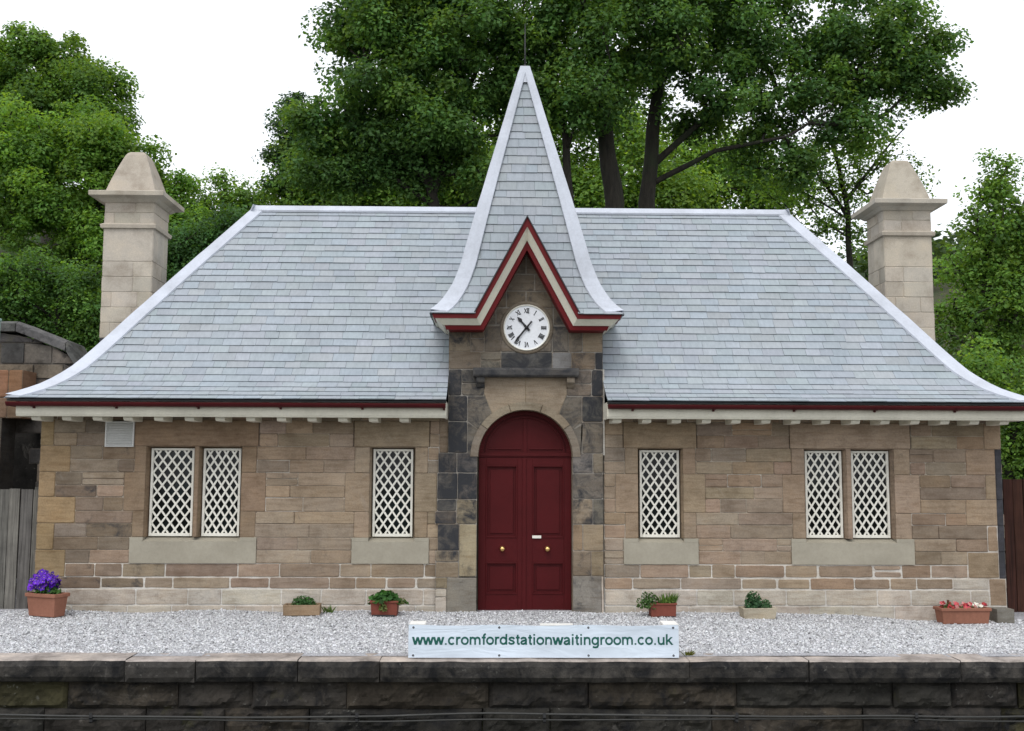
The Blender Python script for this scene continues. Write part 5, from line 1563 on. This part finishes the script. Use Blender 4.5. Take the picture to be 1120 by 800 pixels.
tree('larch_tree', 'feathery pale green tree between the left chimney and the roof ridge', 'trees on the left slope', [TK(30, [(250, 270), (248, 230), (246, 195)], .14, .03)],
     LB(30, (245, 225, 28), (270, 215, 24), (225, 245, 28), (285, 235, 24), (255, 260, 32), (238, 200, 14), (215, 220, 16), (305, 225, 20)), 120, .5, 80, .12, LIT + MID, 43)
tree('pine_tree', 'small dark conifer tip standing clear of the sycamore crown on the left', GB, [TK(28, [(322, 200), (324, 160), (324, 128)], .06, .012)],
     LB(28, (323, 112, 9, 0, 1.3), (322, 122, 13, 0, 1.0), (318, 140, 22, 0, .7), (310, 165, 22, 0, .7), (330, 190, 30, 0, .7), (312, 205, 25)), 90, .36, 95, .10, [(.03, .075, .03), (.035, .085, .03)], 44)
tree('laurel_bush', 'tall leafy bush with bright shoots below the left chimney', 'bushes behind the station', [([tuple(at(60, 430, 18)), tuple(at(62, 370, 18)), tuple(at(64, 310, 18))], [.08, .06, .02])],
     LB(18, (25, 315, 45), (75, 320, 42), (110, 345, 30), (30, 360, 45), (80, 370, 40), (-20, 330, 50), (60, 400, 45), (120, 390, 35), (15, 410, 45)), 230, .32, 150, .075, [(.09, .19, .04), (.13, .26, .05), (.06, .14, .032), (.075, .165, .035)], 45, cat='bush')
tree('laurel_bush', 'pale green bush in the gap between left chimney and hip of the roof', 'bushes behind the station', [([tuple(at(205, 380, 19)), tuple(at(205, 330, 19)), tuple(at(206, 280, 19))], [.08, .06, .02])],
     LB(19, (195, 275, 28), (220, 265, 26), (190, 310, 30), (250, 250, 24), (225, 300, 30), (275, 245, 18)), 110, .34, 110, .08, [(.06, .15, .04), (.08, .18, .05), (.05, .12, .035)], 46, cat='bush')

# far wooded hillside on the right
P, Nn, S_, Cc = [], [], [], []
for i in range(900):
    x, y = rs.uniform(20, 190), rs.uniform(112, 215); z = hillz(x, y)
    n = 34; u = rs.normal(size=(n, 3)); u /= np.linalg.norm(u, axis=1, keepdims=True)
    rc = rs.uniform(2.2, 4.2); P.append(np.array([x, y, z + rc * .6]) + u * rc * np.array([1, 1, .9])); Nn.append(u + np.array([0, 0, .5])); S_.append(rs.uniform(.9, 1.7, n))
    b0 = np.array([(.05, .095, .03), (.06, .11, .032), (.045, .08, .03)][rs.randint(3)]) * rs.uniform(.75, 1.25); Cc.append(np.concatenate([np.tile(b0, (n, 1)) * rs.uniform(.8, 1.2, (n, 1)), np.zeros((n, 1))], 1))
v, f, c = leaves(np.concatenate(P), np.concatenate(Nn), np.concatenate(S_), np.concatenate(Cc), .9)
tag(big_mesh('woodland', v, f, c, M['leaf'], base=(95, 160, 0)), 'distant green woodland covering the far hillside on the right', 'woodland', kind='stuff')
# undergrowth on the slope behind the building
P, Nn, S_, Cc = [], [], [], []
for i in range(2600):
    x, y = rs.uniform(-24, 22), rs.uniform(17.6, 44); z = terrain(x, y); n = 26
    u = rs.normal(size=(n, 3)); u /= np.linalg.norm(u, axis=1, keepdims=True); rc = rs.uniform(.3, .75)
    p = u * rc; p[:, 2] = np.abs(p[:, 2]) * .9; P.append(np.array([x, y, z]) + p); Nn.append(u + np.array([0, 0, .9])); S_.append(rs.uniform(.10, .24, n))
    b0 = np.array([(.04, .095, .022), (.055, .12, .028), (.035, .08, .02), (.07, .14, .03)][rs.randint(4)]) * rs.uniform(.75, 1.2); Cc.append(np.concatenate([np.tile(b0, (n, 1)) * rs.uniform(.8, 1.2, (n, 1)), np.zeros((n, 1))], 1))
v, f, c = leaves(np.concatenate(P), np.concatenate(Nn), np.concatenate(S_), np.concatenate(Cc), .7)
tag(big_mesh('undergrowth', v, f, c, M['leaf'], base=(0, 30, 0)), 'leafy undergrowth covering the slope behind the station', 'undergrowth', kind='stuff')
